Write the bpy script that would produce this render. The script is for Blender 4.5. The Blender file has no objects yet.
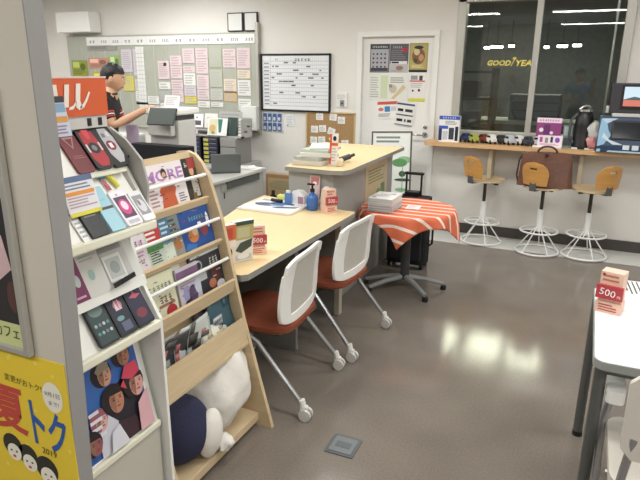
import bpy, math, random
from mathutils import Matrix, Vector
R = random.Random(7)
PI = math.pi
SC = bpy.context.scene
COL = SC.collection

# ------------------------------------------------------------------ materials
_m = {}
def lin(c):
    return tuple(((v/255)/12.92 if v/255 <= .04045 else ((v/255+.055)/1.055)**2.4) for v in c)
def mat(name, rgb=(200,200,200), rough=.5, metal=0, emit=0, noise=0, nscale=8, bump=0, bscale=60, spec=.5, coat=0, alpha=1, stretch=None):
    if name in _m: return _m[name]
    m = bpy.data.materials.new(name); m.use_nodes = True
    nt = m.node_tree; b = nt.nodes['Principled BSDF']
    c = lin(rgb)
    b.inputs['Base Color'].default_value = (*c, 1)
    b.inputs['Roughness'].default_value = rough
    b.inputs['Metallic'].default_value = metal
    b.inputs['Specular IOR Level'].default_value = spec
    b.inputs['Coat Weight'].default_value = coat
    b.inputs['Alpha'].default_value = alpha
    if emit:
        b.inputs['Emission Color'].default_value = (*c, 1); b.inputs['Emission Strength'].default_value = emit
    tc = None
    if noise or bump:
        tc = nt.nodes.new('ShaderNodeTexCoord'); src = tc.outputs['Object']
        if stretch:
            mp = nt.nodes.new('ShaderNodeMapping'); mp.inputs['Scale'].default_value = stretch
            nt.links.new(src, mp.inputs['Vector']); src = mp.outputs['Vector']
    if noise:
        n = nt.nodes.new('ShaderNodeTexNoise'); n.inputs['Scale'].default_value = nscale; n.inputs['Detail'].default_value = 6
        r = nt.nodes.new('ShaderNodeValToRGB')
        r.color_ramp.elements[0].position = .3; r.color_ramp.elements[1].position = .7
        r.color_ramp.elements[0].color = (*[max(0, v*(1-noise)) for v in c], 1)
        r.color_ramp.elements[1].color = (*[min(1, v*(1+noise)) for v in c], 1)
        nt.links.new(src, n.inputs['Vector']); nt.links.new(n.outputs['Fac'], r.inputs['Fac'])
        nt.links.new(r.outputs['Color'], b.inputs['Base Color'])
    if bump:
        n = nt.nodes.new('ShaderNodeTexNoise'); n.inputs['Scale'].default_value = bscale
        bp = nt.nodes.new('ShaderNodeBump'); bp.inputs['Strength'].default_value = bump; bp.inputs['Distance'].default_value = .01
        nt.links.new(src, n.inputs['Vector']); nt.links.new(n.outputs['Fac'], bp.inputs['Height'])
        nt.links.new(bp.outputs['Normal'], b.inputs['Normal'])
    _m[name] = m
    return m
def C(r, g, b, rough=.45):
    return mat('paint_%d_%d_%d' % (r, g, b), (r, g, b), rough)
WALL = mat('wall_paint', (226,223,217), .85, noise=.015, nscale=3, bump=.05, bscale=200)
CEIL = mat('ceiling_board', (225,224,220), .9, noise=.03, nscale=30)
WOOD = mat('birch_wood', (206,184,148), .45, noise=.07, nscale=5, stretch=(1, 1, 9))
WOODH = mat('birch_laminate', (228,204,156), .38, noise=.025, nscale=4, stretch=(9, 1, 1))
SHELFWOOD = mat('counter_wood', (214,174,126), .4, noise=.08, nscale=6, stretch=(1, 8, 8))
STOOLWOOD = mat('bent_plywood', (202,150,84), .35, noise=.08, nscale=6, stretch=(1, 1, 6))
GREYM = mat('grey_metal', (184,184,180), .45, noise=.02)
DGREY = mat('dark_grey', (84,86,86), .5)
LGREY = mat('light_grey_plastic', (205,204,200), .5)
EDGE = mat('grey_edging', (140,140,134), .5)
WHITE = mat('white_plastic', (238,237,233), .35)
WHITEM = mat('white_metal', (235,235,232), .3)
WMESH = mat('woven_mesh', (206,202,192), .8, bump=.8, bscale=300)
CREAM = mat('cream_plastic', (232,230,214), .4)
BLACK = mat('black_plastic', (22,22,24), .4)
BLACKF = mat('black_fabric', (26,27,31), .9, bump=.3, bscale=150)
CHROME = mat('chrome', (190,190,190), .15, metal=1)
ALU = mat('aluminium', (186,184,176), .4, metal=.35)
STEEL = mat('steel_tube', (160,160,160), .3, metal=.6)
ORANGEF = mat('rust_fabric', (134,66,40), .85, noise=.08, nscale=60, bump=.3, bscale=250)
LEATHER = mat('brown_leather', (102,66,50), .4, noise=.2, nscale=9, bump=.3, bscale=40)
LEATHERD = mat('dark_leather', (58,36,28), .45)
PAPER = mat('paper', (236,235,230), .8)
SKIN = mat('skin', (214,168,136), .55, noise=.04)
HAIR = mat('black_hair', (20,18,18), .5, bump=.6, bscale=90)
NAVY = mat('navy_plush', (44,46,72), .95, bump=.4, bscale=200)
PLUSH = mat('white_plush', (226,222,214), .95, bump=.5, bscale=25)
CARPET = mat('carpet', (120,110,100), .9)
CORK = mat('cork', (166,134,92), .95, noise=.15, nscale=60)
SHIRT = mat('black_polo', (26,26,28), .85)
TROUSER = mat('dark_trousers', (34,36,44), .9)
BLUESHIRT = mat('blue_shirt', (140,154,200), .85)

# ------------------------------------------------------------------ mesh builder
_tc = {}
def text_geo(body):
    if body in _tc: return _tc[body]
    cu = bpy.data.curves.new('t', 'FONT'); cu.body = body.lstrip('*'); cu.resolution_u = 2; cu.offset = .025 if body[0] == '*' else 0
    o = bpy.data.objects.new('t', cu); COL.objects.link(o)
    dg = bpy.context.evaluated_depsgraph_get()
    me = bpy.data.meshes.new_from_object(o.evaluated_get(dg))
    vs = [v.co.copy() for v in me.vertices]; fs = [tuple(p.vertices) for p in me.polygons]
    bpy.data.objects.remove(o); bpy.data.meshes.remove(me)
    if not vs: vs = [Vector((0,0,0))]; fs = []
    x0 = min(v.x for v in vs); x1 = max(v.x for v in vs); y0 = min(v.y for v in vs); y1 = max(v.y for v in vs)
    _tc[body] = (vs, fs, x0, x1, y0, y1)
    return _tc[body]

def frame(o, u, v):
    u = Vector(u).normalized(); v = Vector(v); v = (v - u*v.dot(u)).normalized(); n = u.cross(v)
    M = Matrix.Identity(4)
    for i in range(3):
        M[i][0] = u[i]; M[i][1] = v[i]; M[i][2] = n[i]; M[i][3] = o[i]
    return M
def FX(x, y, z): return frame((x,y,z), (0,1,0), (0,0,1))     # facing +X
def FY(x, y, z): return frame((x,y,z), (1,0,0), (0,0,1))     # facing -Y
def FZ(x, y, z, a=0): return frame((x,y,z), (math.cos(a),math.sin(a),0), (-math.sin(a),math.cos(a),0))

class MB:
    def __init__(s): s.v = []; s.f = []; s.mi = []; s.mats = []; s.M = Matrix.Identity(4)
    def m(s, mt):
        if mt not in s.mats: s.mats.append(mt)
        return s.mats.index(mt)
    def add(s, vs, fs, mt, M=None):
        M = s.M @ M if M is not None else s.M
        k = len(s.v); s.v += [M @ Vector(v) for v in vs]
        s.f += [tuple(i+k for i in f) for f in fs]; s.mi += [s.m(mt)]*len(fs)
        return s
    def box(s, x0, x1, y0, y1, z0, z1, mt, M=None):
        vs = [(x,y,z) for z in (z0,z1) for y in (y0,y1) for x in (x0,x1)]
        return s.add(vs, [(0,2,3,1),(4,5,7,6),(0,1,5,4),(2,6,7,3),(0,4,6,2),(1,3,7,5)], mt, M)
    def rbox(s, w, d, h, r, mt, M=None, seg=4):   # rounded plan box, base at z 0
        pts = []
        for (cx, cy, a0) in ((w/2-r,d/2-r,0),(-w/2+r,d/2-r,PI/2),(-w/2+r,-d/2+r,PI),(w/2-r,-d/2+r,1.5*PI)):
            for i in range(seg+1):
                a = a0+PI/2*i/seg; pts.append((cx+r*math.cos(a), cy+r*math.sin(a)))
        return s.prism(pts, 0, h, mt, M)
    def prism(s, pts, z0, z1, mt, M=None, side=None):
        n = len(pts)
        vs = [(x,y,z0) for x,y in pts]+[(x,y,z1) for x,y in pts]
        s.add(vs, [tuple(range(n-1,-1,-1)), tuple(range(n,2*n))], mt, M)
        return s.add(vs, [(i,(i+1)%n,n+(i+1)%n,n+i) for i in range(n)], side or mt, M)
    def tube(s, pts, r, mt, seg=8, closed=False, M=None, r2=None):
        pts = [Vector(p) for p in pts]; n = len(pts); vs = []; fs = []
        ref = None
        for i, p in enumerate(pts):
            if closed: t = (pts[(i+1)%n]-pts[i-1])
            else: t = pts[min(i+1,n-1)]-pts[max(i-1,0)]
            t = t.normalized() if t.length > 1e-9 else Vector((0,0,1))
            if ref is None:
                ref = Vector((0,0,1)) if abs(t.z) < .9 else Vector((1,0,0))
            a = (ref - t*ref.dot(t)).normalized(); ref = a; b = t.cross(a)
            rr = r if r2 is None else r+(r2-r)*i/(n-1)
            for k in range(seg):
                q = 2*PI*k/seg; vs.append(p+a*rr*math.cos(q)+b*rr*math.sin(q))
        rng = n if closed else n-1
        for i in range(rng):
            for k in range(seg):
                j = (i+1)%n
                fs.append((i*seg+k, i*seg+(k+1)%seg, j*seg+(k+1)%seg, j*seg+k))
        if not closed:
            fs.append(tuple(range(seg-1,-1,-1))); fs.append(tuple((n-1)*seg+k for k in range(seg)))
        return s.add(vs, fs, mt, M)
    def lathe(s, prof, mt, M=None, seg=24):
        vs = []; fs = []
        for r, z in prof:
            for k in range(seg):
                a = 2*PI*k/seg; vs.append((r*math.cos(a), r*math.sin(a), z))
        for i in range(len(prof)-1):
            for k in range(seg):
                fs.append((i*seg+k, i*seg+(k+1)%seg, (i+1)*seg+(k+1)%seg, (i+1)*seg+k))
        fs.append(tuple(range(seg-1,-1,-1))); fs.append(tuple((len(prof)-1)*seg+k for k in range(seg)))
        return s.add(vs, fs, mt, M)
    def ball(s, c, rx, ry, rz, mt, M=None, seg=16, rings=10, fn=None):
        vs = []; fs = []
        for i in range(rings+1):
            t = PI*i/rings
            for k in range(seg):
                a = 2*PI*k/seg
                p = Vector((math.sin(t)*math.cos(a), math.sin(t)*math.sin(a), math.cos(t)))
                if fn: p = fn(p)
                vs.append((c[0]+p.x*rx, c[1]+p.y*ry, c[2]+p.z*rz))
        for i in range(rings):
            for k in range(seg):
                fs.append((i*seg+k, (i+1)*seg+k, (i+1)*seg+(k+1)%seg, i*seg+(k+1)%seg))
        return s.add(vs, fs, mt, M)
    # printed shapes, in a frame F (x right, y up, z out of the surface)
    def r(s, F, x0, y0, x1, y1, mt, z=.0004):
        return s.add([(x0,y0,z),(x1,y0,z),(x1,y1,z),(x0,y1,z)], [(0,1,2,3)], mt, F)
    def e(s, F, cx, cy, rx, ry, mt, z=.0004, seg=18):
        return s.add([(cx+rx*math.cos(2*PI*k/seg), cy+ry*math.sin(2*PI*k/seg), z) for k in range(seg)], [tuple(range(seg))], mt, F)
    def p(s, F, pts, mt, z=.0004):
        return s.add([(x,y,z) for x,y in pts], [tuple(range(len(pts)))], mt, F)
    def t(s, F, body, cx, cy, h, mt, z=.0008, w=None, rot=0, shear=0):
        if body[0] == '~':     # '~n': a run of n unreadable characters
            n = int(body[1:]); ww = w or n*h; rr = random.Random(n*31+int(ww*9999)); cw = ww/n
            G = F @ Matrix.Translation((cx,cy,0)) @ Matrix.Rotation(rot,4,'Z')
            for i in range(n):
                a = -ww/2+i*cw
                for j in range(3): y = -h/2+h*(.1+.32*j+rr.uniform(-.05,.05)); s.r(G, a+cw*rr.uniform(.08,.3), y, a+cw*rr.uniform(.6,.9), y+h*.13, mt, z)
                q = a+cw*rr.uniform(.25,.65); s.r(G, q, -h/2, q+cw*.14, h/2, mt, z)
            return s
        vs, fs, x0, x1, y0, y1 = text_geo(body)
        k = h/max(1e-6, y1-y0); kx = k if w is None else w/max(1e-6, x1-x0)
        mx = (x0+x1)/2; my = (y0+y1)/2; c, q = math.cos(rot), math.sin(rot)
        out = []
        for v in vs:
            x = (v.x-mx)*kx+shear*(v.y-my)*k; y = (v.y-my)*k
            out.append((cx+c*x-q*y, cy+q*x+c*y, z))
        return s.add(out, fs, mt, F)
    def lines(s, F, x0, y0, x1, y1, n, mt, z=.0006, fill=.45, vary=True, rnd=None):
        rnd = rnd or R; dy = (y1-y0)/n
        for i in range(n):
            xe = x1-(rnd.random()*.35*(x1-x0) if vary else 0)
            s.r(F, x0, y0+dy*(i+.5-fill/2), xe, y0+dy*(i+.5+fill/2), mt, z)
        return s
    def art(s, F, w, h, els, z0=.0003):   # els in 0..1
        z = z0
        for e in els:
            z += .0002; k = e[0]
            if k == 'r': s.r(F, e[1]*w, e[2]*h, e[3]*w, e[4]*h, e[5], z)
            elif k == 'e': s.e(F, e[1]*w, e[2]*h, e[3]*w, e[4]*h, e[5], z)
            elif k == 'p': s.p(F, [(a*w, b*h) for a, b in e[1]], e[2], z)
            elif k == 't': s.t(F, e[1], e[2]*w, e[3]*h, e[4]*h, e[5], z, w=(e[6]*w if len(e) > 6 and e[6] else None), rot=(e[7] if len(e) > 7 else 0))
            elif k == 'l': s.lines(F, e[1]*w, e[2]*h, e[3]*w, e[4]*h, e[5], e[6], z)
        return s
    def build(s, name, parent=None, smooth=False, bevel=0, world=True, loc=None, seg=2):
        me = bpy.data.meshes.new(name)
        off = Vector((0,0,0))
        if world:
            q = parent
            if q is not None:
                while q.parent is not None: q = q.parent
                off = q.location
            elif loc is not None: off = Vector(loc)
        me.from_pydata([tuple(v-off) for v in s.v], [], s.f)
        for mt in s.mats: me.materials.append(mt)
        me.polygons.foreach_set('material_index', s.mi)
        if smooth:
            me.polygons.foreach_set('use_smooth', [True]*len(me.polygons))
            me.set_sharp_from_angle(angle=math.radians(40))
        me.validate(); me.update()
        o = bpy.data.objects.new(name, me); COL.objects.link(o)
        if parent is not None: o.parent = parent
        elif loc is not None: o.location = loc
        if bevel:
            b = o.modifiers.new('Bevel', 'BEVEL'); b.width = bevel; b.segments = seg; b.limit_method = 'ANGLE'; b.angle_limit = math.radians(40)
        return o

def tag(o, label, cat, group=None):
    o['label'] = label; o['category'] = cat
    if group: o['group'] = group
    return o
def thing(name, label, cat, loc, group=None, rz=0):
    o = bpy.data.objects.new(name, None); COL.objects.link(o); o.location = loc; o.rotation_euler = (0,0,rz)
    o.empty_display_size = .05
    return tag(o, label, cat, group)
def single(name, mb, label, cat, loc, group=None, **k):
    return tag(mb.build(name, loc=loc, **k), label, cat, group)
def struct(name, mb, **k):
    o = mb.build(name, **k); o['kind'] = 'structure'; return o
def dup(root, loc, rz, label, group=None):
    r = root.copy(); COL.objects.link(r); r.location = loc; r.rotation_euler = (0,0,rz); r['label'] = label
    if group: r['group'] = group
    for ch in list(root.children):
        c = ch.copy(); COL.objects.link(c); c.parent = r
        for g in list(ch.children):
            d = g.copy(); COL.objects.link(d); d.parent = c
    return r

# ------------------------------------------------------------------ camera (calibrated from the vanishing points)
f_px = 574.
def nrm(v): return v.normalized()
upc = nrm(Vector((16,1960,-574))); Yc = Vector((276,167,574)); Yc = nrm(Yc-upc*Yc.dot(upc))
# camera frame here: x right, y up, z forward (left handed)
Xc = Vector((0.90787808,-0.12463582,-0.40027904))
cam = bpy.data.objects.new('camera', bpy.data.cameras.new('camera')); COL.objects.link(cam); SC.camera = cam
cam.data.sensor_width = 36; cam.data.lens = f_px/640*36; cam.data.clip_start = .05
right = Vector((Xc.x, Yc.x, upc.x)); upv = Vector((Xc.y, Yc.y, upc.y)); fwd = Vector((Xc.z, Yc.z, upc.z))
Mc = Matrix.Identity(4)
for i in range(3):
    Mc[i][0] = right[i]; Mc[i][1] = upv[i]; Mc[i][2] = -fwd[i]
Mc[2][3] = 1.6
cam.matrix_world = Mc

# ------------------------------------------------------------------ room
W = 5.88
def floor_mat():
    m = bpy.data.materials.new('vinyl_floor'); m.use_nodes = True; nt = m.node_tree; b = nt.nodes['Principled BSDF']
    tc = nt.nodes.new('ShaderNodeTexCoord')
    n1 = nt.nodes.new('ShaderNodeTexNoise'); n1.inputs['Scale'].default_value = 110; n1.inputs['Detail'].default_value = 4
    n2 = nt.nodes.new('ShaderNodeTexNoise'); n2.inputs['Scale'].default_value = 3.2; n2.inputs['Detail'].default_value = 6
    n1.inputs['Roughness'].default_value = .7
    mx = nt.nodes.new('ShaderNodeMix'); mx.data_type = 'FLOAT'; mx.inputs[0].default_value = .3
    r = nt.nodes.new('ShaderNodeValToRGB')
    r.color_ramp.elements[0].position = .3; r.color_ramp.elements[1].position = .7
    r.color_ramp.elements[0].color = (*lin((108,100,92)), 1); r.color_ramp.elements[1].color = (*lin((138,129,119)), 1)
    for n in (n1, n2): nt.links.new(tc.outputs['Object'], n.inputs['Vector'])
    n2.inputs['Detail'].default_value = 1; nt.links.new(n1.outputs['Fac'], mx.inputs[2]); nt.links.new(n2.outputs['Fac'], mx.inputs[3])
    nt.links.new(mx.outputs[0], r.inputs['Fac']); nt.links.new(r.outputs['Color'], b.inputs['Base Color'])
    rr = nt.nodes.new('ShaderNodeMapRange'); rr.inputs['To Min'].default_value = .09; rr.inputs['To Max'].default_value = .15
    nt.links.new(n2.outputs['Fac'], rr.inputs['Value']); nt.links.new(rr.outputs['Result'], b.inputs['Roughness'])
    bp = nt.nodes.new('ShaderNodeBump'); bp.inputs['Strength'].default_value = .06; bp.inputs['Distance'].default_value = .002
    nt.links.new(n1.outputs['Fac'], bp.inputs['Height']); nt.links.new(bp.outputs['Normal'], b.inputs['Normal'])
    return m
XL, XR, YB, HC = -6.9, 2.4, -3.2, 2.55
struct('floor', MB().box(XL, XR, YB, 6.0, -.08, 0, floor_mat()))
struct('floor_strip', MB().box(-2.3, XR, 5.45, W, 0, .003, mat('white_floor_tile', (214,214,210), .3, noise=.03)))
struct('ceiling', MB().box(XL, XR, YB, 6.0, HC, HC+.1, CEIL))
wx0, wx1, wz0, wz1 = -1.26, .25, .98, 2.3
dx0, dx1, dz1 = -2.235, -1.47, 1.955
fw = MB()
fw.box(XL, dx0, W, W+.12, 0, HC, WALL); fw.box(dx0, dx1, W, W+.12, dz1, HC, WALL)
fw.box(dx1, wx0, W, W+.12, 0, HC, WALL); fw.box(wx0, wx1, W, W+.12, 0, wz0, WALL)
fw.box(wx0, wx1, W, W+.12, wz1, HC, WALL); fw.box(wx1, XR, W, W+.12, 0, HC, WALL)
struct('wall_back', fw)
struct('wall_left', MB().box(XL-.1, XL, YB, 6, 0, HC, WALL))
struct('wall_right', MB().box(XR, XR+.1, YB, 6, 0, HC, WALL))
struct('wall_front', MB().box(XL, XR, YB-.1, YB, 0, HC, WALL))
BB = mat('dark_skirting', (72,68,64), .5)
struct('baseboard_back', MB().box(dx1+.02, XR, W-.015, W, 0, .105, BB))
# foreground pillar
PIL = mat('beige_pillar', (205,198,184), .75, bump=.05, bscale=120)
pl_ = MB(); 
def lean(x0, x1, y0, y1, m_, b):
    xs = [(0, -.043), (1.2, 0), (HC, 0)]
    for (za, oa), (zb, ob) in zip(xs[:-1], xs[1:]):
        b.add([(x0,y0,za),(x1+oa,y0,za),(x1+oa,y1,za),(x0,y1,za),(x0,y0,zb),(x1+ob,y0,zb),(x1+ob,y1,zb),(x0,y1,zb)], [(0,3,2,1),(4,5,6,7),(0,1,5,4),(1,2,6,5),(2,3,7,6),(3,0,4,7)], m_)
    return b
lean(-1.9, -1.033, .85, .893, PIL, pl_)
struct('wall_pillar', pl_)
tr_ = MB()
for (za, oa, zb, ob) in ((0,-.043,1.2,0),(1.2,0,HC,0)):
    tr_.add([(x+o,y,z) for z,o in ((za,oa),(zb,ob)) for y in (.8495,.895) for x in (-1.0335,-1.0295)], [(0,2,3,1),(4,5,7,6),(0,1,5,4),(2,6,7,3),(0,4,6,2),(1,3,7,5)], mat('grey_pillar_edge', (150,148,146), .6))
struct('trim_1', tr_)
# door
DOORM = mat('door_paint', (234,232,228), .5)
d = MB().box(dx0-.01, dx1+.01, W+.035, W+.075, .005, dz1+.01, DOORM); door = struct('door_1', d)
fr = MB(); FRM = mat('door_frame_paint', (232,231,226), .45)
fr.box(dx0-.045, dx0+.006, W-.02, W+.034, 0, dz1+.045, FRM); fr.box(dx1-.006, dx1+.045, W-.02, W+.034, 0, dz1+.045, FRM); fr.box(dx0+.006, dx1-.006, W-.02, W+.034, dz1-.006, dz1+.045, FRM)
fr.build('door_frame', door)
hd = MB(); hd.lathe([(.026,0),(.026,.012)], CHROME, frame((-1.53,W+.035,.985),(1,0,0),(0,0,1)))
hd.tube([(-1.53,W+.03,.985),(-1.53,W-.03,.985),(-1.54,W-.035,.985),(-1.66,W-.035,.985)], .009, CHROME)
hd.build('door_handle', door, smooth=True)
MB().lathe([(.022,0),(.022,.014),(.012,.018)], CHROME, frame((-1.53,W+.035,1.065),(1,0,0),(0,0,1))).build('door_lock', door, smooth=True)
# window
GL = bpy.data.materials.new('window_glass'); GL.use_nodes = True; nt = GL.node_tree; nt.nodes.clear()
o_ = nt.nodes.new('ShaderNodeOutputMaterial'); mx = nt.nodes.new('ShaderNodeMixShader'); fr_ = nt.nodes.new('ShaderNodeFresnel'); fr_.inputs['IOR'].default_value = 1.85
tr = nt.nodes.new('ShaderNodeBsdfTransparent'); tr.inputs['Color'].default_value = (.9,.95,.92,1); gl = nt.nodes.new('ShaderNodeBsdfGlossy'); gl.inputs['Roughness'].default_value = 0.0
nt.links.new(fr_.outputs[0], mx.inputs[0]); nt.links.new(tr.outputs[0], mx.inputs[1]); nt.links.new(gl.outputs[0], mx.inputs[2]); nt.links.new(mx.outputs[0], o_.inputs[0])
wf = MB()
wf.box(wx0, wx0+.075, W-.02, W+.1, wz0, wz1, ALU); wf.box(wx1-.075, wx1, W-.02, W+.1, wz0, wz1, ALU)
wf.box(wx0, wx1, W-.02, W+.1, wz0, wz0+.07, ALU); wf.box(wx0, wx1, W-.02, W+.1, wz1-.06, wz1, ALU)
win = struct('window_1', wf, bevel=.004)
MB().box(-.555, -.5, W+.0, W+.05, wz0+.07, wz1-.06, ALU).build('mullion', win, bevel=.003)
MB().box(.1, .118, W+.055, W+.085, wz0+.07, wz1-.06, ALU).build('sash_frame', win)
MB().add([(wx0+.07,W+.03,wz0+.06),(-.51,W+.03,wz0+.06),(-.51,W+.03,wz1-.05),(wx0+.07,W+.03,wz1-.05)], [(0,1,2,3)], GL).build('left_pane', win)
MB().add([(-.54,W+.045,wz0+.06),(wx1-.07,W+.045,wz0+.06),(wx1-.07,W+.045,wz1-.05),(-.54,W+.045,wz1-.05)], [(0,1,2,3)], GL).build('right_pane', win)
YEL = mat('gold_lettering', (240,224,110), .5)
gy = MB(); F = FY(-.735, W+.028, 1.695)
gy.t(F, '*GOOD', -.115, 0, .05, YEL, w=.215, shear=.25); gy.t(F, '*YEAR', .135, .0, .055, YEL, w=.21, shear=.25)
# winged shoe between the words
gy.p(F, [(-.008,-.03),(-.001,-.03),(.026,.03),(.05,.047),(.022,.04),(.014,.02)], YEL, .001); gy.p(F, [(.0,.03),(.03,.045),(.04,.055),(.01,.05)], YEL, .0012)
gy.build('window_lettering', win)

# ------------------------------------------------------------------ workshop beyond the glass (night)
WS = mat('workshop_wall', (140,148,140), .9, noise=.1)
ws = MB(); ws.box(-6, 4, 16.5, 16.6, 0, 3.6, WS); struct('wall_workshop', ws)
struct('floor_workshop', MB().box(-6, 4, 6.0, 16.5, -.1, -.02, mat('workshop_floor', (62,62,60), .6, noise=.1)))
struct('ceiling_workshop', MB().box(-6, 4, 6.0, 16.5, 2.8, 2.9, WS))
struct('wall_workshop_side', MB().box(-6.1, -6, 6.0, 16.5, 0, 3.6, WS).box(4, 4.1, 6, 16.5, 0, 3.6, WS))
TUBE = mat('fluorescent_tube', (250,252,246), .5, emit=14)
for i, (x, w_) in enumerate(((-2.47,.12),(-2.24,.26),(-1.91,.12),(-1.12,.1),(-.78,.22),(-.47,.18))):
    zz = 2.17+.015*(i % 3)
    t = MB().box(x-w_/2, x+w_/2, 14.95, 15.05, zz, zz+.05, TUBE)
    t.box(x-w_/2, x+w_/2, 14.95, 15.05, zz+.05, zz+.1, DGREY).box(x-.006, x+.006, 14.99, 15.01, zz+.1, 2.8, DGREY)
    single('workshop_lamp', t, 'small bright lamp hanging in the dark workshop, %s from the left' % ('first','second','third','fourth','fifth','sixth')[i], 'lamp', (x,15,zz), 'lamps hanging in the workshop')
for i, (x, w_) in enumerate(((-1.72,.3),(-1.1,.5),(-.48,.5))):  # extra emitters above the view, added to throw the highlights on the floor
    t = MB().box(x-w_/2, x+w_/2, 8.35, 9.15, 2.6, 2.64, mat('added_panel_emitter', (250,250,225), .5, emit=9))
    t.box(x-w_/2-.03, x+w_/2+.03, 8.32, 9.18, 2.64, 2.7, WHITE).box(x-.01, x+.01, 8.7, 8.72, 2.7, 2.8, DGREY)
    single('workshop_panel_light', t, 'bright panel light over the workshop bay, %s' % ('leftmost','middle','rightmost')[i], 'lamp', (x,8.75,2.6), 'panel lights over the workshop')
# shelving and bench seen through the left pane
rk = thing('workshop_rack', 'dark metal shelving with boxes seen through the left window pane', 'shelving', (-1.7,7.6,0))
DK = mat('workshop_steel', (62,68,66), .6)
MB().box(-2.4,-2.36,7.4,7.8,0,1.66,DK).build('post', rk); MB().box(-1.14,-1.1,7.4,7.8,0,1.66,DK).build('post', rk)
for z in (.55, .95, 1.28, 1.6): MB().box(-2.4,-1.1,7.4,7.8,z,z+.03,DK).build('shelf', rk)
for x, z, w_, h_, c in ((-2.2,.98,.3,.2,(60,64,70)),(-1.8,.98,.3,.24,(90,92,84)),(-1.4,.98,.25,.16,(74,84,96)),(-2.0,1.31,.5,.18,(84,90,88)),(-1.45,1.31,.3,.2,(62,66,64)),(-1.9,1.63,.5,.2,(70,72,66))):
    single('storage_box', MB().box(x-w_/2,x+w_/2,7.45,7.75,z,z+h_,C(*c)), 'dull %s box on the %s shelf of the workshop rack' % ('slate' if c[2] > 80 else 'grey', {.98:'middle',1.31:'upper',1.63:'top'}[z]), 'box', (x,7.6,z), 'boxes on the workshop rack', bevel=.006)
bn = thing('workbench', 'long pale workbench in the workshop beyond the window', 'workbench', (-.7,8.0,0))
MB().box(-1.5,.2,7.7,8.3,.98,1.03,C(150,156,140)).build('worktop', bn, bevel=.005)
MB().box(-1.4,.1,7.75,8.25,0,.98,C(90,98,90)).build('cabinet', bn)
ma = thing('tool_chest', 'dark tool chest with drawers standing on the workbench', 'tool chest', (-.65,8.0,1.03))
MB().box(-.95,-.35,7.8,8.2,1.03,1.35,C(48,62,72)).build('body', ma, bevel=.01)
for k in range(3): MB().box(-.93,-.37,7.785,7.8,1.06+k*.1,1.14+k*.1,C(70,88,98)).build('drawer', ma)

# ------------------------------------------------------------------ window counter
ct = thing('wall_counter', 'narrow wooden counter shelf below the dark window', 'counter', (-.6,5.74,0))
top = MB(); pts = [(-1.40,5.60),(.62,5.60),(.62,W),(-1.45,W),(-1.47,5.68),(-1.45,5.62)]
top.prism(pts, .915, .95, SHELFWOOD); top.build('counter_top', ct, bevel=.006)
for x in (-.82, -.02):
    MB().box(x-.02, x+.02, 5.68, W-.002, .62, .915, mat('bracket_paint', (190,176,150), .5)).build('bracket', ct, bevel=.003)

def product_box(x, y, z, w, d, h, body, els, label, name='display_box', group=None, rz=0):
    t = MB(); t.M = Matrix.Translation((x,y,z)) @ Matrix.Rotation(rz,4,'Z')
    t.box(-w/2,w/2,-d/2,d/2,0,h,body)
    t.art(frame((-w/2,-d/2,0),(1,0,0),(0,0,1)), w, h, els)
    return single(name, t, label, 'display box', (x,y,z), group)
blu = C(50,90,190); wht = C(240,240,238); blk = C(24,24,26); red = C(196,40,44); pnk = C(214,130,170); gry = C(150,150,150)
product_box(-1.235, 5.72, .95, .2, .06, .25, wht, [('r',0,.86,1,1,blu),('t','~6',.5,.93,.07,wht,.7),('r',.0,.05,.16,.5,C(40,50,90)),('r',.0,.5,.45,.62,blu),('r',.5,.1,.75,.55,C(60,66,80)),('r',.8,.05,.95,.6,C(30,34,60)),('r',.2,.08,.45,.42,C(200,205,215)),('l',.3,.66,.9,.82,3,gry)],
    'white and blue product box at the left end of the window counter')
pk = thing('accessory_display', 'lit pink and purple accessory display on the window counter', 'display', (-.33,5.72,.95))
MB().box(-.45,-.2,5.66,5.82,.95,.965,WHITE).build('base', pk, bevel=.003)
bb_ = MB().box(-.44,-.225,5.78,5.80,.965,1.21,C(150,70,130)); Fp = FY(-.44,5.78,.965)
bb_.art(Fp, .215, .245, [('r',0,.82,1,1,C(245,225,240)),('t','~8',.5,.91,.07,C(170,60,130),.8),('e',.2,.55,.09,.08,wht),('e',.62,.45,.07,.06,wht),('e',.5,.65,.05,.04,C(250,190,225)),('r',.3,.4,.55,.75,C(110,50,110)),('r',0,0,.25,.3,C(190,40,80))])
bb_.build('back_panel', pk)
lt_ = MB().box(-.41,-.2,5.67,5.69,.965,1.06,C(245,235,245)); lt_.art(FY(-.41,5.67,.965), .21, .095, [('r',.08,.35,.2,.85,C(180,90,150)),('r',.3,.3,.42,.8,gry),('r',.52,.35,.62,.9,C(60,60,70)),('e',.8,.6,.1,.25,C(150,80,190)),('l',.1,.08,.9,.25,2,pnk)])
lt_.build('front_panel', pk)
# toy cars
def toy_car(x, y, rz, col, roof, label):
    t = thing('toy_car', label, 'toy car', (x,y,.95), 'toy cars lined up on the window counter', rz); t.scale = (.86,1.1,1.6)
    L, Wd = .125, .056
    prof = [(-L/2,.014),(-L/2,.034),(-.03,.038),(-.012,.054),(.03,.055),(.048,.036),(L/2,.03),(L/2,.014)]
    b = MB(); M = frame((0,Wd/2,0),(1,0,0),(0,0,1)); b.prism(prof, 0, Wd, col, M)
    b.build('car_body', t, world=False, bevel=.004)
    g = MB(); gp = [(-.026,.039),(-.011,.0505),(.029,.0515),(.042,.039)]
    g.prism(gp, -.0008, Wd+.0008, BLACK, M); g.box(-.01,.028,-.024,.024,.0545,.056,roof); g.build('car_windows', t, world=False)
    for sx in (-.038,.04):
        for sy in (-1,1):
            MB().lathe([(.013,-.006),(.013,.006)], BLACK, frame((sx,sy*.026,.013),(1,0,0),(0,0,1)), seg=12).build('wheel', t, world=False)
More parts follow.
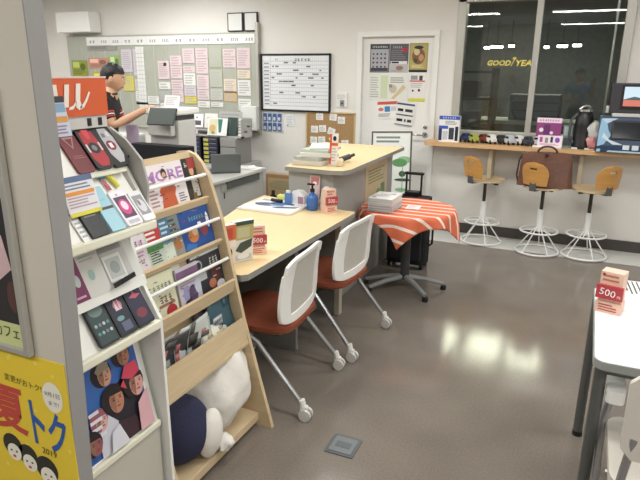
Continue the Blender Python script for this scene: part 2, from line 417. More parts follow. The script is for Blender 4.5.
carc = [((40,60,110),'navy'),((170,180,80),'lime'),((130,60,44),'dark red'),((236,236,234),'white'),((50,54,52),'dark green'),((196,202,210),'pale silver'),((232,232,230),'cream'),((60,64,72),'slate grey'),((214,218,220),'silver')]
for i, (c, nm) in enumerate(carc):
    x = -1.085+i*.083
    pos = ('beside the blue product box','second from the left end','third from the left end','fourth from the left end','in the middle of the row','fourth from the right end','third from the right end','second from the right end','last before the pink display')[i]
    toy_car(x, 5.755-.03*(i % 2), -.5+R.uniform(-.3,.3), C(*c), C(*c), '%s toy car on the window counter, %s' % (nm, pos))
# black canister with silver top
cn = thing('drinks_machine', 'tall black appliance with silver top on the window counter', 'appliance', (-.04,5.76,.95))
MB().lathe([(.085,0),(.088,.03),(.075,.06),(.08,.2),(.07,.29),(.05,.32)], BLACK, Matrix.Translation((-.04,5.76,.95))).build('body', cn, smooth=True)
MB().lathe([(.052,.318),(.062,.33),(.06,.35),(.03,.37)], CHROME, Matrix.Translation((-.04,5.76,.95))).build('cap', cn, smooth=True)
MB().tube([(-.11,5.74,1.0),(-.15,5.73,1.06),(-.15,5.73,1.2),(-.1,5.74,1.26)], .012, DGREY).build('handle', cn, smooth=True)
MB().box(-.12,.07,5.68,5.72,.951,.965,C(225,225,222)).build('drip_tray', cn)
product_box(-.165, 5.78, .95, .08, .05, .2, C(120,136,136), [('r',.1,.55,.9,.95,C(170,180,180)),('r',.1,.1,.9,.45,C(70,80,84))], 'small grey-green box between the pink display and black appliance')
# plastic bag with pink contents
def lump(p):
    q = 1+.14*math.sin(7*p.x+3*p.z)+.12*math.sin(9*p.y-5*p.z); return Vector((p.x*q, p.y*q, p.z))
bg = thing('plastic_bag', 'crumpled clear plastic bag with pink contents beside the blue console', 'bag', (.05,5.7,.95))
MB().ball((.05,5.7,1.02), .055, .05, .07, C(206,140,140,.3), fn=lump).build('contents', bg, smooth=True)
MB().ball((.055,5.7,1.11), .06, .05, .09, mat('cloudy_film', (220,218,212), .25, alpha=.75), fn=lump).build('wrapper', bg, smooth=True)
# blue console with dark screen, and monitor above
ks = thing('touch_console', 'dark blue console with a black screen at the right end of the counter', 'console', (.3,5.66,.951))
KB = mat('console_blue', (44,66,92), .35); KL = mat('console_light_blue', (140,180,206), .35)
k = MB(); MX = frame((.08,5.56,.951),(0,1,0),(0,0,1))
k.prism([(0,0),(.26,0),(.26,.3),(.06,.3),(0,.06)], 0, .46, KB, MX); k.build('body', ks, bevel=.008)
Fk = frame((.085,5.556,1.0),(1,0,0),(0,.06,.24)); s_ = MB()
s_.p(Fk, [(.0,.0),(.05,.02),(.1,.10),(.075,.14),(.05,.235),(.01,.24),(0,.12)], KL, .002)
s_.p(Fk, [(.01,.24),(.14,.245),(.06,.2)], C(176,200,220), .003)
s_.p(Fk, [(.03,.08),(.12,.02),(.2,.02),(.09,.06),(.04,.12)], C(196,214,226), .004)
s_.r(Fk, .0,-.045,.03,-.02, KL, .002); s_.build('console_trim', ks)
sc_ = MB(); sc_.box(.095,.46,.065,.225,.0,.012, BLACK, Fk); sc_.r(Fk,.11,.08,.445,.21,mat('dark_screen',(30,34,40),.12),.0125)
sc_.build('screen', ks, bevel=.003)
kb2 = MB(); 
for j in range(3): kb2.r(Fk, .2+j*.07, -.02+.0*j, .25+j*.07, .02, C(206,214,220), .003)
kb2.p(Fk, [(.08,-.045),(.44,-.045),(.44,-.03),(.09,-.03)], C(160,184,204), .002)
kb2.build('key_pad', ks)
mo = thing('monitor', 'dark framed monitor showing a landscape photo above the blue console', 'monitor', (.36,5.72,1.251))
MB().box(.17,.6,5.62,5.8,1.251,1.28,LGREY).build('base', mo, bevel=.004)
mm = MB(); mm.box(.14,.66,5.64,5.68,1.28,1.53,mat('monitor_bezel',(60,56,62),.4)); mm.build('bezel', mo, bevel=.006)
SK = mat('screen_sky', (186,206,220), .3, emit=.35); SR = mat('screen_red', (190,110,96), .3, emit=.35); SD = mat('screen_dark', (70,90,96), .3, emit=.3)
ms = MB(); Fm = FY(.14,5.64,1.28); ms.r(Fm,.08,.03,.5,.235,BLACK,.001); ms.r(Fm,.1,.09,.5,.22,SK,.002); ms.r(Fm,.1,.06,.5,.115,SR,.003)
ms.p(Fm, [(.1,.115),(.18,.14),(.26,.125),(.34,.155),(.42,.13),(.5,.15),(.5,.112),(.1,.112)], SD, .0035); ms.build('screen', mo)
single('white_sensor', MB().box(.12,.16,5.83,5.861,1.27,1.33,WHITE), 'small white sensor box fixed on the window frame', 'sensor', (.14,5.85,1.27), bevel=.003)

# ------------------------------------------------------------------ stools
def make_stool(label):
    t = thing('bar_stool', label, 'stool', (0,0,0), 'bar stools along the window counter')
    ring = lambda r, z: [(r*math.cos(2*PI*k/28), r*math.sin(2*PI*k/28), z) for k in range(28)]
    MB().tube(ring(.19,.012), .010, WHITEM, closed=True).build('base_ring', t, world=False, smooth=True)
    MB().tube(ring(.165,.205), .009, WHITEM, closed=True).build('foot_ring', t, world=False, smooth=True)
    for k in range(5):
        a = 2*PI*k/5+.4
        MB().tube([(.186*math.cos(a),.186*math.sin(a),.016),(.03*math.cos(a),.03*math.sin(a),.235)], .006, WHITEM, seg=6).build('rod', t, world=False, smooth=True)
    for k in range(3):
        a = 2*PI*k/3+.2
        MB().tube([(.163*math.cos(a),.163*math.sin(a),.205),(.02*math.cos(a),.02*math.sin(a),.215)], .005, WHITEM, seg=6).build('spoke', t, world=False)
    MB().lathe([(.03,.2),(.028,.21),(.028,.40),(.02,.405)], WHITEM, seg=16).build('column', t, world=False, smooth=True)
    MB().lathe([(.016,.40),(.016,.585)], mat('dark_steel',(80,76,70),.3,metal=.6), seg=12).build('gas_lift', t, world=False, smooth=True)
    MB().box(-.06,.06,-.06,.06,.585,.605,DGREY).build('mount', t, world=False)
    MB().tube([(.05,0,.575),(.17,0,.55)], .004, BLACK, seg=6).tube([(.12,0,.56),(.17,0,.55)], .009, BLACK, seg=6).build('lever', t, world=False)
    # dished seat
    b = MB(); n = 28; rg = 6
    vs = []; fs = []
    def zt(r): return .628-.02*(1-(r/.17)**2)
    for side in (0,1):
        for i in range(rg+1):
            for k in range(n):
                a = 2*PI*k/n; r = max(.001,.17*i/rg); vs.append((r*1.1*math.cos(a), r*math.sin(a), zt(r)-(.018 if side else 0)))
    for i in range(rg):
        for k in range(n):
            fs.append((i*n+k,(i+1)*n+k,(i+1)*n+(k+1)%n,i*n+(k+1)%n))
            o = (rg+1)*n; fs.append((o+i*n+k,o+i*n+(k+1)%n,o+(i+1)*n+(k+1)%n,o+(i+1)*n+k))
    for k in range(n): fs.append((rg*n+k,(rg+1)*n+rg*n+k,(rg+1)*n+rg*n+(k+1)%n,rg*n+(k+1)%n))
    b.add(vs, fs, mat('pale_plywood',(214,190,150),.35,noise=.05,nscale=6)); b.build('seat', t, world=False, smooth=True)
    # curved backrest on the -x side with a hand slot
    b = MB(); nu, nv = 22, 12; vs = []; fs = []
    for off in (0,.014):
        for j in range(nv+1):
            v = j/nv; zz = .65+.21*v; hw = .62*math.sqrt(max(0,1-max(0,(v-.45)/.55)**2.2)) if v > .45 else .62-.08*(.45-v)
            for i in range(nu+1):
                u = -1+2*i/nu; a = PI+u*hw; rr = .19+off+.03*v
                vs.append((rr*math.cos(a), rr*math.sin(a), zz))
    o = (nu+1)*(nv+1)
    hole = lambda i, j: j in (8,) and 8 <= i <= 13
    for j in range(nv):
        for i in range(nu):
            q = (j*(nu+1)+i, j*(nu+1)+i+1, (j+1)*(nu+1)+i+1, (j+1)*(nu+1)+i)
            if hole(i,j): continue
            fs.append(q); fs.append(tuple(o+w for w in q[::-1]))
    def wallf(a, b_): fs.append((a, b_, b_+o, a+o))
    for i in range(nu): wallf(i, i+1); wallf(nv*(nu+1)+i+1, nv*(nu+1)+i)
    for j in range(nv): wallf((j+1)*(nu+1), j*(nu+1)); wallf(j*(nu+1)+nu, (j+1)*(nu+1)+nu)
    for i in range(8,14): wallf(8*(nu+1)+i, 8*(nu+1)+i+1); wallf(9*(nu+1)+i, 9*(nu+1)+i+1)
    b.add(vs, fs, STOOLWOOD); b.build('backrest', t, world=False, smooth=True)
    MB().box(-.205,-.1,-.03,.03,.598,.606,DGREY).box(-.206,-.198,-.03,.03,.598,.70,DGREY).build('back_bracket', t, world=False)
    return t
st = make_stool('white ring-base stool nearest the door under the counter')
st.location = (-.835,5.63,0.003); st.rotation_euler = (0,0,.95)
s2 = dup(st, (-.30,5.51,0.003), 1.15, 'middle white ring-base stool with a brown bag on its seat')
s3 = dup(st, (.10,5.56,0.003), 2.25, 'white ring-base stool below the blue console, backrest to the right')

# brown holdall on the middle stool
bgx = thing('leather_bag', 'large brown leather holdall standing on the middle bar stool', 'bag', (-.3,5.47,.631))
b = MB(); nu, nv = 20, 8; vs = []; fs = []
for j in range(nv+1):
    v = j/nv
    for i in range(nu):
        a = 2*PI*i/nu
        hw = .235-.03*v; hd_ = .075*(1-.65*v)+.01
        ca, sa = math.cos(a), math.sin(a)
        sx = math.copysign(abs(ca)**.35, ca); sy = math.copysign(abs(sa)**.5, sa)
        sag = .008*math.sin(6*sx+4*v)
        vs.append((-.3+hw*sx, 5.47+hd_*sy+sag, .633+.30*v-(.012*abs(sx)**3 if j == nv else 0)))
for j in range(nv):
    for i in range(nu): fs.append((j*nu+i, j*nu+(i+1)%nu, (j+1)*nu+(i+1)%nu, (j+1)*nu+i))
fs.append(tuple(range(nu-1,-1,-1))); fs.append(tuple(nv*nu+i for i in range(nu)))
b.add(vs, fs, LEATHER); b.build('body', bgx, smooth=True)
MB().tube([(-.3+.08*math.cos(PI*k/10),5.46,.93+.055*math.sin(PI*k/10)) for k in range(11)], .009, LEATHERD).build('handle', bgx, smooth=True)
MB().box(-.315,-.285,5.40,5.41,.90,.93,LEATHERD).build('clasp', bgx, bevel=.003)
MB().tube([(-.50,5.47,.92),(-.53,5.46,.85),(-.54,5.45,.72),(-.525,5.44,.66)], .007, LEATHERD).build('side_strap', bgx, smooth=True)

# ------------------------------------------------------------------ door posters
def sheet(name, F, w, h, els, label, bg=PAPER, cat='poster', group=None, th=.0015, curl=0):
    t = MB(); t.M = F; t.box(0,w,0,h,-th*.5,th*.5,bg); t.M = Matrix.Identity(4)
    F2 = F @ Matrix.Translation((0,0,th*.5)); t.art(F2, w, h, els)
    return single(name, t, label, cat, tuple(F.translation), group)
dy = W+.032
darkp = C(52,54,62); gold = C(176,158,96)
dots = [('r',.04,.03,.96,.82,C(170,172,178)),('t','~9',.5,.9,.07,wht,.8)]+[('e',.18+.2*(i%4),.2+.15*(i//4),.05,.035,blk if (i*7)%3 else C(120,60,50)) for i in range(16)]+[('r',.06,.05,.94,.16,darkp)]
sheet('door_poster', FY(-2.155,dy,1.60), .21, .28, dots, 'dark poster of small dots and pictures, left of three on the door', darkp)
sheet('door_poster', FY(-1.94,dy,1.60), .195, .28, [('r',0,.0,1,.3,C(186,184,184)),('t','~5',.4,.88,.08,C(206,206,210),.5),('r',.6,.72,.95,.85,C(170,30,60)),('l',.08,.45,.9,.8,5,C(120,120,126)),('r',.05,.3,.95,.4,C(220,220,220)),('r',.1,.32,.5,.38,blk),('e',.55,.16,.2,.08,C(150,110,96)),('l',.1,.03,.9,.1,2,gry)], 'dark grey poster with magenta patch, middle of three on the door', C(84,82,88))
sheet('door_poster', FY(-1.735,dy,1.605), .19, .28, [('r',.05,.1,.95,.95,gold),('e',.5,.55,.35,.28,C(120,84,50)),('e',.4,.7,.16,.12,C(206,190,140)),('e',.65,.5,.14,.12,C(190,140,110)),('e',.5,.85,.25,.06,blk),('r',.0,.0,1,.08,blk),('e',.35,.4,.1,.08,C(70,60,40)),('l',.15,.14,.85,.26,3,C(226,214,160))], 'golden crowded poster, right of the top three on the door', C(150,150,70))
sheet('door_poster', FY(-2.155,dy,1.315), .42, .27, [('r',.3,.08,.48,.95,C(204,214,180)),('l',.03,.1,.26,.9,9,C(176,180,176)),('e',.62,.45,.1,.16,C(196,186,170)),('p',[(.58,.1),(.66,.06),(.95,.5),(.88,.62)],C(206,190,150)),('l',.55,.66,.9,.9,3,gry),('r',.52,.5,.6,.62,C(150,140,120))], 'wide pale poster with a green band in the middle of the door', C(226,226,218))
sheet('door_poster', FY(-1.725,dy,1.315), .175, .27, [('r',0,0,1,.12,C(206,204,70)),('r',.1,.8,.5,.95,gry),('r',.6,.72,.8,.95,C(70,60,60)),('e',.25,.4,.06,.04,blk),('e',.62,.42,.07,.05,blk),('l',.1,.5,.9,.7,3,C(190,180,180)),('r',.05,.72,.95,.78,C(200,120,120))], 'white poster with yellow bottom strip beside the wide pale poster', C(232,228,224))
fr1 = frame((-2.05,dy-.003,1.125),(1,0,.07),(0,0,1))
sheet('door_notice', fr1, .23, .185, [('r',.02,.78,.98,.95,C(206,90,70)),('r',.36,.38,.62,.68,C(60,130,180)),('e',.18,.52,.13,.1,C(206,120,110)),('r',.66,.42,.9,.66,C(196,200,206)),('l',.05,.1,.7,.3,3,C(120,124,130))], 'crooked white notice with a red heading and blue mark on the door', C(236,235,232))
fr2 = frame((-1.865,dy-.006,1.075),(1,0,-.1),(.1,0,1))
sheet('door_notice', fr2, .2, .235, [('r',.02,.9,.98,.98,C(70,80,120)),('r',.1,.62,.4,.74,blk),('r',.5,.62,.9,.74,C(50,50,56)),('r',.05,.44,.95,.5,C(90,94,110)),('r',.1,.18,.42,.3,blk),('r',.52,.18,.6,.3,blk),('r',.68,.18,.9,.3,C(60,60,66)),('r',.02,.02,.98,.06,C(110,110,110))], 'tilted white notice with rows of black cars on the door', C(228,228,224))

# standing framed sign in front of the door
fs_ = thing('framed_sign', 'black-framed white sign with green leaves leaning beside the door', 'sign', (-1.75,5.6,0))
Fs = frame((-1.955,5.5,.25),(1,0,.05),(.03,.12,1)); t = MB(); t.M = Fs
t.box(0,.42,0,.78,-.006,0,C(236,238,232)); t.build('panel', fs_)
t = MB(); t.M = Fs
for a in ((0,.42,0,.012),(0,.42,.768,.78),(0,.012,0,.78),(.408,.42,0,.78)): t.box(*a,-.012,.008,DGREY)
t.build('frame', fs_)
t = MB(); g1 = C(96,150,96); g2 = C(150,190,146); dg = C(70,96,76)
t.lines(Fs,.05,.66,.38,.74,2,C(130,140,136),.001,.5); t.lines(Fs,.05,.6,.36,.64,1,C(150,160,156),.001,.5)
t.e(Fs,.35,.50,.075,.035,g2,.001); t.e(Fs,.3,.47,.08,.04,g1,.0014); t.e(Fs,.33,.36,.035,.03,dg,.001); t.e(Fs,.34,.3,.09,.015,dg,.0012); t.e(Fs,.32,.2,.06,.02,g2,.001); t.r(Fs,.33,.18,.336,.5,g1,.0016)
t.e(Fs,.12,.42,.07,.03,g1,.001); t.e(Fs,.15,.3,.05,.02,g2,.001)
t.build('leaf_print', fs_)
MB().tube([(-1.93,5.49,.0),(-1.93,5.52,.4)], .01, DGREY).build('leg', fs_); MB().tube([(-1.58,5.49,.0),(-1.58,5.52,.4)], .01, DGREY).build('leg', fs_)
MB().tube([(-1.75,5.78,.0),(-1.75,5.58,.7)], .01, DGREY).build('leg', fs_)

# ------------------------------------------------------------------ wall pieces left of the door
wb = thing('whiteboard', 'black-framed whiteboard ruled as a month table on the back wall', 'whiteboard', (-3.02,W,1.18))
MB().box(-3.425,-2.595,W-.02,W-.004,1.185,1.775,mat('board_white',(232,234,236),.3)).build('board', wb)
t = MB()
for a in ((-3.44,-3.42,1.17,1.79),(-2.60,-2.58,1.17,1.79),(-3.44,-2.58,1.17,1.19),(-3.44,-2.58,1.77,1.79)): t.box(a[0],a[1],W-.03,W-.001,a[2],a[3],BLACK)
t.build('frame', wb, bevel=.003)
t = MB(); F = FY(-3.42,W-.02,1.19); gl_ = C(120,124,130)
for i in range(13): t.r(F,.01,.04+i*.04,.81,.0425+i*.04,C(70,74,80) if i % 3 == 0 else gl_)
for i in range(32): t.r(F,.1+i*.0228,.04,.1014+i*.0228,.56,C(176,180,184))
t.r(F,.1,.03,.103,.56,C(60,60,66)); t.t(F,'~2',.18,.54,.02,C(90,90,96)); t.t(F,'~5',.5,.535,.03,C(50,50,56),w=.2)
for i in range(26):
    x = R.uniform(.1,.74); y = .045+.04*R.randrange(12); t.r(F,x,y+.012,x+R.uniform(.02,.07),y+.028,C(110,112,124) if R.random() < .8 else C(150,120,124),.001)
for i in range(12): t.r(F,.02,.05+.04*i,.085,.066+.04*i,C(150,154,160),.001)
t.build('ruled_table', wb)
cb = thing('cork_board', 'wood-framed cork board with small white notes beside the door', 'notice board', (-2.58,W,.8))
MB().box(-2.865,-2.295,W-.015,W-.004,.80,1.165,CORK).build('cork_panel', cb)
t = MB()
for a in ((-2.875,-2.855,.79,1.18),(-2.30,-2.28,.79,1.18),(-2.875,-2.28,.79,.805),(-2.875,-2.28,1.165,1.18)): t.box(a[0],a[1],W-.025,W-.001,a[2],a[3],mat('pale_wood',(196,172,128),.5))
t.build('frame', cb, bevel=.003)
pins = [(.11,.29,0,'first in the top row'),(.27,.295,-.1,'second in the top row'),(.37,.26,0,'third in the top row'),(.05,.15,0,'first in the middle row'),(.15,.16,.05,'second in the middle row'),(.245,.15,-.3,'tilted in the middle row'),(.04,.03,0,'first in the bottom row'),(.14,.035,.05,'second in the bottom row'),(.3,.03,.5,'tilted in the bottom row'),(.42,.01,.05,'last in the bottom row')]
for x, z, a, nm in pins:
    F = frame((-2.86+x,W-.0165,.80+z),(math.cos(a),0,math.sin(a)),(-math.sin(a),0,math.cos(a)))
    sheet('pinned_note', F, .085, .075, [('l',.12,.15,.88,.75,3,C(176,180,186)),('e',.5,.9,.05,.05,C(190,60,60))], 'small white note pinned on the cork board, %s' % nm, cat='note', group='notes on the cork board')
hooks = thing('key_rack', 'rack of eight blue key tags on the wall under the whiteboard', 'key rack', (-3.3,W,.94))
MB().box(-3.44,-3.17,W-.006,W,.935,1.155,C(222,226,230)).build('back_plate', hooks)
for i in range(4):
    for j in range(2):
        x = -3.425+i*.063; z = 1.05-j*.105
        t = MB().box(x,x+.045,W-.02,W-.006,z,z+.09,C(70,100,150)); t.r(FY(x,W-.02,z),.008,.012,.037,.05,C(196,206,220)); t.build('key_tag', hooks, bevel=.004)
F = frame((-3.13,W-.004,1.0),(1,0,.12),(-.12,0,1)); sheet('wall_paper', F, .11, .13, [('l',.1,.1,.9,.9,6,C(190,194,198)),('r',.1,.05,.25,.12,blk)], 'thin tilted paper stuck between key rack and cork board', C(228,230,230), 'paper')
t = MB().box(-2.515,-2.385,W-.014,W-.002,1.235,1.385,C(228,227,222)); t.art(FY(-2.515,W-.014,1.235),.13,.15,[('r',.35,.05,.75,.5,C(140,142,146)),('l',.1,.55,.9,.9,3,C(196,196,196)),('e',.55,.28,.08,.08,blk)])
single('wall_panel', t, 'small white control panel on the wall between whiteboard and door', 'wall panel', (-2.45,W,1.235), bevel=.002)

# ------------------------------------------------------------------ schedule board
BX0, BX1, BZ0, BZ1 = -6.35, -3.45, .92, 2.02
BG = mat('board_greygreen', (170,172,160), .6, noise=.04)
sb = thing('schedule_board', 'long wall board divided in columns holding pink and white slips', 'notice board', (-4.9,W,BZ0))
MB().box(BX0,BX1-.03,W-.05,W-.01,BZ0,BZ1,BG).build('panel', sb)
MB().box(BX1-.035,BX1,W-.06,W-.001,BZ0,BZ1+.1,ALU).box(BX0,BX1,W-.055,W-.001,BZ0-.02,BZ0,ALU).build('frame', sb, bevel=.003)
hb = MB().box(-6.0,BX1-.04,W-.06,W-.05,1.90,2.0,C(232,232,230)); F = FY(-6.0,W-.06,1.90)
words = ['~2','~3','~3','~2','~2','~3','~4','~2','~2','~3','~2','~4','~3']
for i, w_ in enumerate(words):
    x = .1+.195*i; hb.t(F, w_, x, .045, .035, C(110,108,104), w=.11); hb.r(F, x-.098, 0, x-.0965, .1, C(170,170,166), .001)
hb.build('heading_strip', sb)
cp = MB()
for i in range(14): cp.box(-6.1+i*.196-.003,-6.1+i*.196+.003,W-.054,W-.05,BZ0,1.9,C(196,196,186))
cp.build('column_divider', sb)
ordn = ['first','second','third','fourth','fifth','sixth','seventh','eighth','ninth','tenth','eleventh','twelfth']
pinkp = mat('pink_paper',(216,198,200),.8); whitep = C(224,224,220); lil = C(206,196,206); yl = C(214,200,80); bei = C(222,206,184)
def slip(x, z, w, h, m_, label, dark=False):
    F = FY(x, W-.056, z)
    els = [('l',.1,.12,.9,.9,max(2,int(h/.03)),C(186,166,172) if m_ is pinkp else C(176,176,176))]
    if dark: els.append(('r',.5,.72,.75,.9,blk))
    sheet('paper_slip', F, w, h, els, label, m_, 'paper slip', 'slips on the schedule board', th=.003)
# columns counted from the right-hand end: x centre, list of (top z, height, colour, name)
cx0 = -3.645
cols = [
 [(1.86,.23,pinkp,'long pink'),(1.62,.10,bei,'beige'),(1.51,.18,whitep,'white'),(1.30,.14,whitep,'plain white')],
 [(1.85,.09,pinkp,'pink'),(1.76,.12,pinkp,'wide pink'),(1.52,.16,bei,'cream'),(1.38,.12,C(206,176,130),'tan')],
 [(1.86,.22,C(176,180,160),'pale green'),(1.62,.2,C(182,186,168),'faded green'),(1.40,.13,C(190,192,180),'greyish'),(1.25,.06,whitep,'small white')],
 [(1.86,.12,pinkp,'pink'),(1.74,.17,pinkp,'pink'),(1.56,.17,pinkp,'pink'),(1.39,.12,pinkp,'pink'),(1.26,.08,whitep,'white')],
 [(1.86,.17,pinkp,'pink'),(1.66,.08,pinkp,'short pink'),(1.58,.15,whitep,'white'),(1.43,.12,lil,'lilac'),(1.31,.09,yl,'yellow')],
 [(1.78,.12,pinkp,'pink'),(1.66,.15,pinkp,'pink'),(1.50,.12,pinkp,'pink'),(1.38,.15,pinkp,'pink'),(1.40,.05,C(214,130,150),'rose')],
 [(1.72,.22,pinkp,'pink'),(1.47,.09,whitep,'white'),(1.37,.13,C(172,174,170),'grey'),(1.22,.12,whitep,'white')],
 [(1.30,.1,whitep,'white')],
 [(1.86,.32,lil,'tall lilac'),(1.50,.14,C(206,200,194),'pale'),(1.36,.13,whitep,'white')],
]
for ci, cl in enumerate(cols):
    for k, (zt_, h_, m_, nm) in enumerate(cl):
        if nm == 'rose': continue
        slip(cx0-ci*.19-.086, zt_-h_, .172, h_-.006, m_, '%s slip %s from top in the %s column from the board\'s right end' % (nm, ordn[k], ordn[ci]), dark=(ci == 6 and k == 0))
t = MB().box(-5.20,-5.08,W-.062,W-.05,1.1,1.88,whitep); F = FY(-5.20,W-.062,1.1)
for i in range(15): t.r(F,0,.05*i,.12,.05*i+.004,C(160,160,160)); 
for x in (.04,.08): t.r(F,x,0,x+.003,.78,C(170,170,170))
single('wall_chart', t, 'narrow white grid chart on the schedule board behind the clerk', 'chart', (-5.14,W-.05,1.1))
slip(-5.44,1.58,.17,.27,lil,'lilac slip left of the narrow grid chart above the clerk')
slip(-5.44,1.35,.17,.18,yl,'yellow slip behind the clerk\'s head on the board')
for x, z, w_, h_, c, nm in ((-6.3,1.52,.27,.2,(140,150,60),'green and yellow leaflet at the far left of the board'),(-6.0,1.62,.34,.13,(190,140,120),'reddish leaflet in the upper left of the board'),(-6.0,1.84,.5,.14,(150,150,146),'grey lettered strip at the upper left of the board'),(-5.64,1.58,.17,.2,(150,176,110),'light green leaflet above the orange sign'),(-5.95,1.36,.3,.22,(180,170,70),'yellow leaflet just above the orange sign'),(-5.64,1.38,.17,.16,(110,130,180),'blue leaflet behind the clerk\'s head'),(-6.35,1.3,.35,.18,(130,130,126),'grey leaflet above the left of the orange sign')):
    q = C(*c); F = FY(x, W-.056, z)
    sheet('wall_leaflet', F, w_, h_, [('r',.08,.55,.5,.9,C(*[min(255,v+50) for v in c])),('e',.72,.6,.18,.22,C(*[max(0,v-50) for v in c])),('l',.1,.1,.9,.45,3,C(*[max(0,v-40) for v in c]))], nm, q, 'leaflet', th=.003)
t = MB().box(-6.35,-5.78,W-.2,W-.002,2.055,2.3,WHITE)
single('wall_unit', t, 'white unit mounted high on the wall above the schedule board', 'wall unit', (-6.1,W,2.055), bevel=.012)
for x0, x1 in ((-3.86,-3.66),(-3.64,-3.47)):
    t = MB().box(x0,x1,W-.03,W-.002,2.03,2.23,BLACK); t.r(FY(x0,W-.03,2.03),.012,.012,x1-x0-.012,.188,C(220,220,216)); single('frame_picture', t, 'black-framed white plate above the board, %s of two' % ('left' if x0 < -3.8 else 'right'), 'picture frame', (x0,W,2.03), 'black frames above the board')
# white wall holder and mesh organiser
wh = thing('wall_holder', 'white wall box holder below the right end of the schedule board', 'holder', (-3.56,W,.95))
MB().box(-3.66,-3.45,W-.13,W-.062,.96,1.22,C(226,227,222)).build('front', wh, bevel=.006)
MB().box(-3.67,-3.44,W-.14,W-.062,.945,.965,GREYM).build('tray', wh, bevel=.003)

# ------------------------------------------------------------------ back office: cabinet, drawer units, rack of brochures
cbn = thing('low_cabinet', 'grey low cabinet along the back wall behind the clerk\'s desk', 'cabinet', (-4.0,5.55,0))
MB().box(-5.6,-3.42,5.3,5.8,0,.6,GREYM).build('body', cbn, bevel=.005)
for i in range(4):
    x0 = -5.59+i*.542; dd = MB().box(x0+.005,x0+.537,5.28,5.3,.03,.58,LGREY).build('door', cbn, bevel=.003)
    MB().box(x0+.47,x0+.49,5.265,5.28,.3,.42,CHROME).build('handle', dd)
for i, (x0, nm) in enumerate(((-4.13,'left'),(-3.90,'right'))):
    t = thing('drawer_tower', 'black tower of shallow drawers with yellow labels, %s one' % nm, 'drawers', (x0+.1,5.5,.6), 'black drawer towers on the low cabinet')
    MB().box(x0,x0+.2,5.34,5.66,.6,.895,BLACK).build('body', t, bevel=.004)
    for k in range(6):
        z = .608+k*.047; q = MB().box(x0+.008,x0+.192,5.325,5.34,z,z+.041,C(62,64,84)); q.r(FY(x0+.008,5.325,z),.005,.006,.07,.036,C(206,200,96)); q.r(FY(x0+.008,5.325,z),.08,.03,.17,.036,C(150,154,170)); q.build('drawer', t)
t = thing('cash_box', 'grey metal cabinet of small drawers right of the black drawer towers', 'drawers', (-3.58,5.5,.6))
MB().box(-3.69,-3.47,5.36,5.66,.6,.895,C(140,140,136)).build('body', t, bevel=.004)
for k in range(3): MB().box(-3.68,-3.48,5.345,5.36,.61+k*.095,.695+k*.095,C(158,158,154)).build('drawer', t, bevel=.002)
br = thing('brochure_rack', 'grey wire rack of brochures above the black drawer towers', 'rack', (-3.85,5.5,.9))
for k in range(3): MB().box(-4.25,-3.42,5.38+.06*k,5.44+.06*k,.897+.055*k,.912+.055*k,GREYM).build('shelf', br)
MB().box(-4.25,-4.24,5.38,5.6,.897,1.1,GREYM).build('side_panel', br); MB().box(-3.43,-3.42,5.38,5.6,.897,1.1,GREYM).build('side_panel', br)
MB().box(-4.25,-3.42,5.595,5.605,.897,1.1,GREYM).build('back_panel', br)
def upright(x, y, z, w, h, c, els, label, name='brochure', tilt=.2, group=None, th=.008, cat='brochure'):
    F = frame((x,y,z),(1,0,0),(0,tilt,1)); t = MB(); t.M = F; t.box(0,w,0,h,-th,0,c); t.M = Matrix.Identity(4); t.art(F,w,h,els)
    return single(name, t, label, cat, (x,y,z), group)
upright(-4.22,5.45,.985,.24,.15,wht,[('r',.05,.1,.5,.35,C(70,60,80)),('r',.55,.15,.9,.5,C(90,80,90)),('e',.3,.7,.06,.08,gry),('e',.65,.72,.06,.08,gry)],'wide white brochure with dark lettering at the left of the rack')
upright(-4.22,5.375,.92,.22,.055,C(206,190,200),[('l',.1,.1,.9,.9,3,C(150,60,90)),('r',.55,.2,.9,.8,C(90,80,90))],'pale brochure with red lettering at the lower left of the rack')
upright(-3.95,5.44,.985,.17,.16,C(226,226,220),[('t','~3',.4,.7,.16,C(150,140,150),.5)],'white leaflet behind the tan and teal brochure')
upright(-3.86,5.365,.915,.25,.19,wht,[('r',.05,.05,.5,.95,C(214,210,180)),('e',.25,.4,.17,.22,C(206,170,110)),('p',[(.5,.95),(.75,.95),(.72,.2),(.6,.15),(.55,.5)],C(50,120,110)),('r',.78,.05,.95,.95,C(230,232,230)),('e',.3,.15,.1,.08,C(120,150,90))],'white brochure with tan and teal picture in the centre of the rack',tilt=.25)
upright(-3.62,5.4,.915,.12,.2,C(46,66,60),[('r',.1,.1,.3,.9,C(70,96,88))],'dark green binder beside the tan and teal brochure')
upright(-3.49,5.42,.915,.04,.19,wht,[('l',.1,.1,.9,.9,5,gry)],'narrow white leaflet at the right end of the rack')
upright(-3.8,5.5,1.0,.3,.17,C(170,172,168),[('l',.1,.1,.9,.9,4,gry)],'grey papers at the back of the brochure rack')

# ------------------------------------------------------------------ copier
cpy = thing('photocopier', 'light grey photocopier standing in front of the clerk', 'photocopier', (-3.35,4.14,0))
MB().box(-3.50,-3.19,4.02,4.27,.03,1.19,LGREY).build('body', cpy, bevel=.01)
for k in range(4):
    z = .10+k*.225; q = MB().box(-3.49,-3.2,4.0,4.02,z,z+.21,LGREY).build('paper_drawer', cpy, bevel=.006); MB().box(-3.42,-3.28,3.993,4.0,z+.14,z+.165,DGREY).build('handle', q)
MB().box(-3.53,-3.16,3.98,4.3,1.235,1.29,WHITE).build('lid', cpy, bevel=.015)
MB().box(-3.48,-3.21,4.04,4.28,1.19,1.235,DGREY).build('scanner_gap', cpy)
F = frame((-3.38,3.84,1.165),(1,0,.02),(-.3,.22,.45)); t = MB(); t.M = F; t.box(0,.28,0,.15,-.02,0,mat('tray_charcoal',(66,74,70),.5)); t.build('output_tray', cpy, bevel=.006)
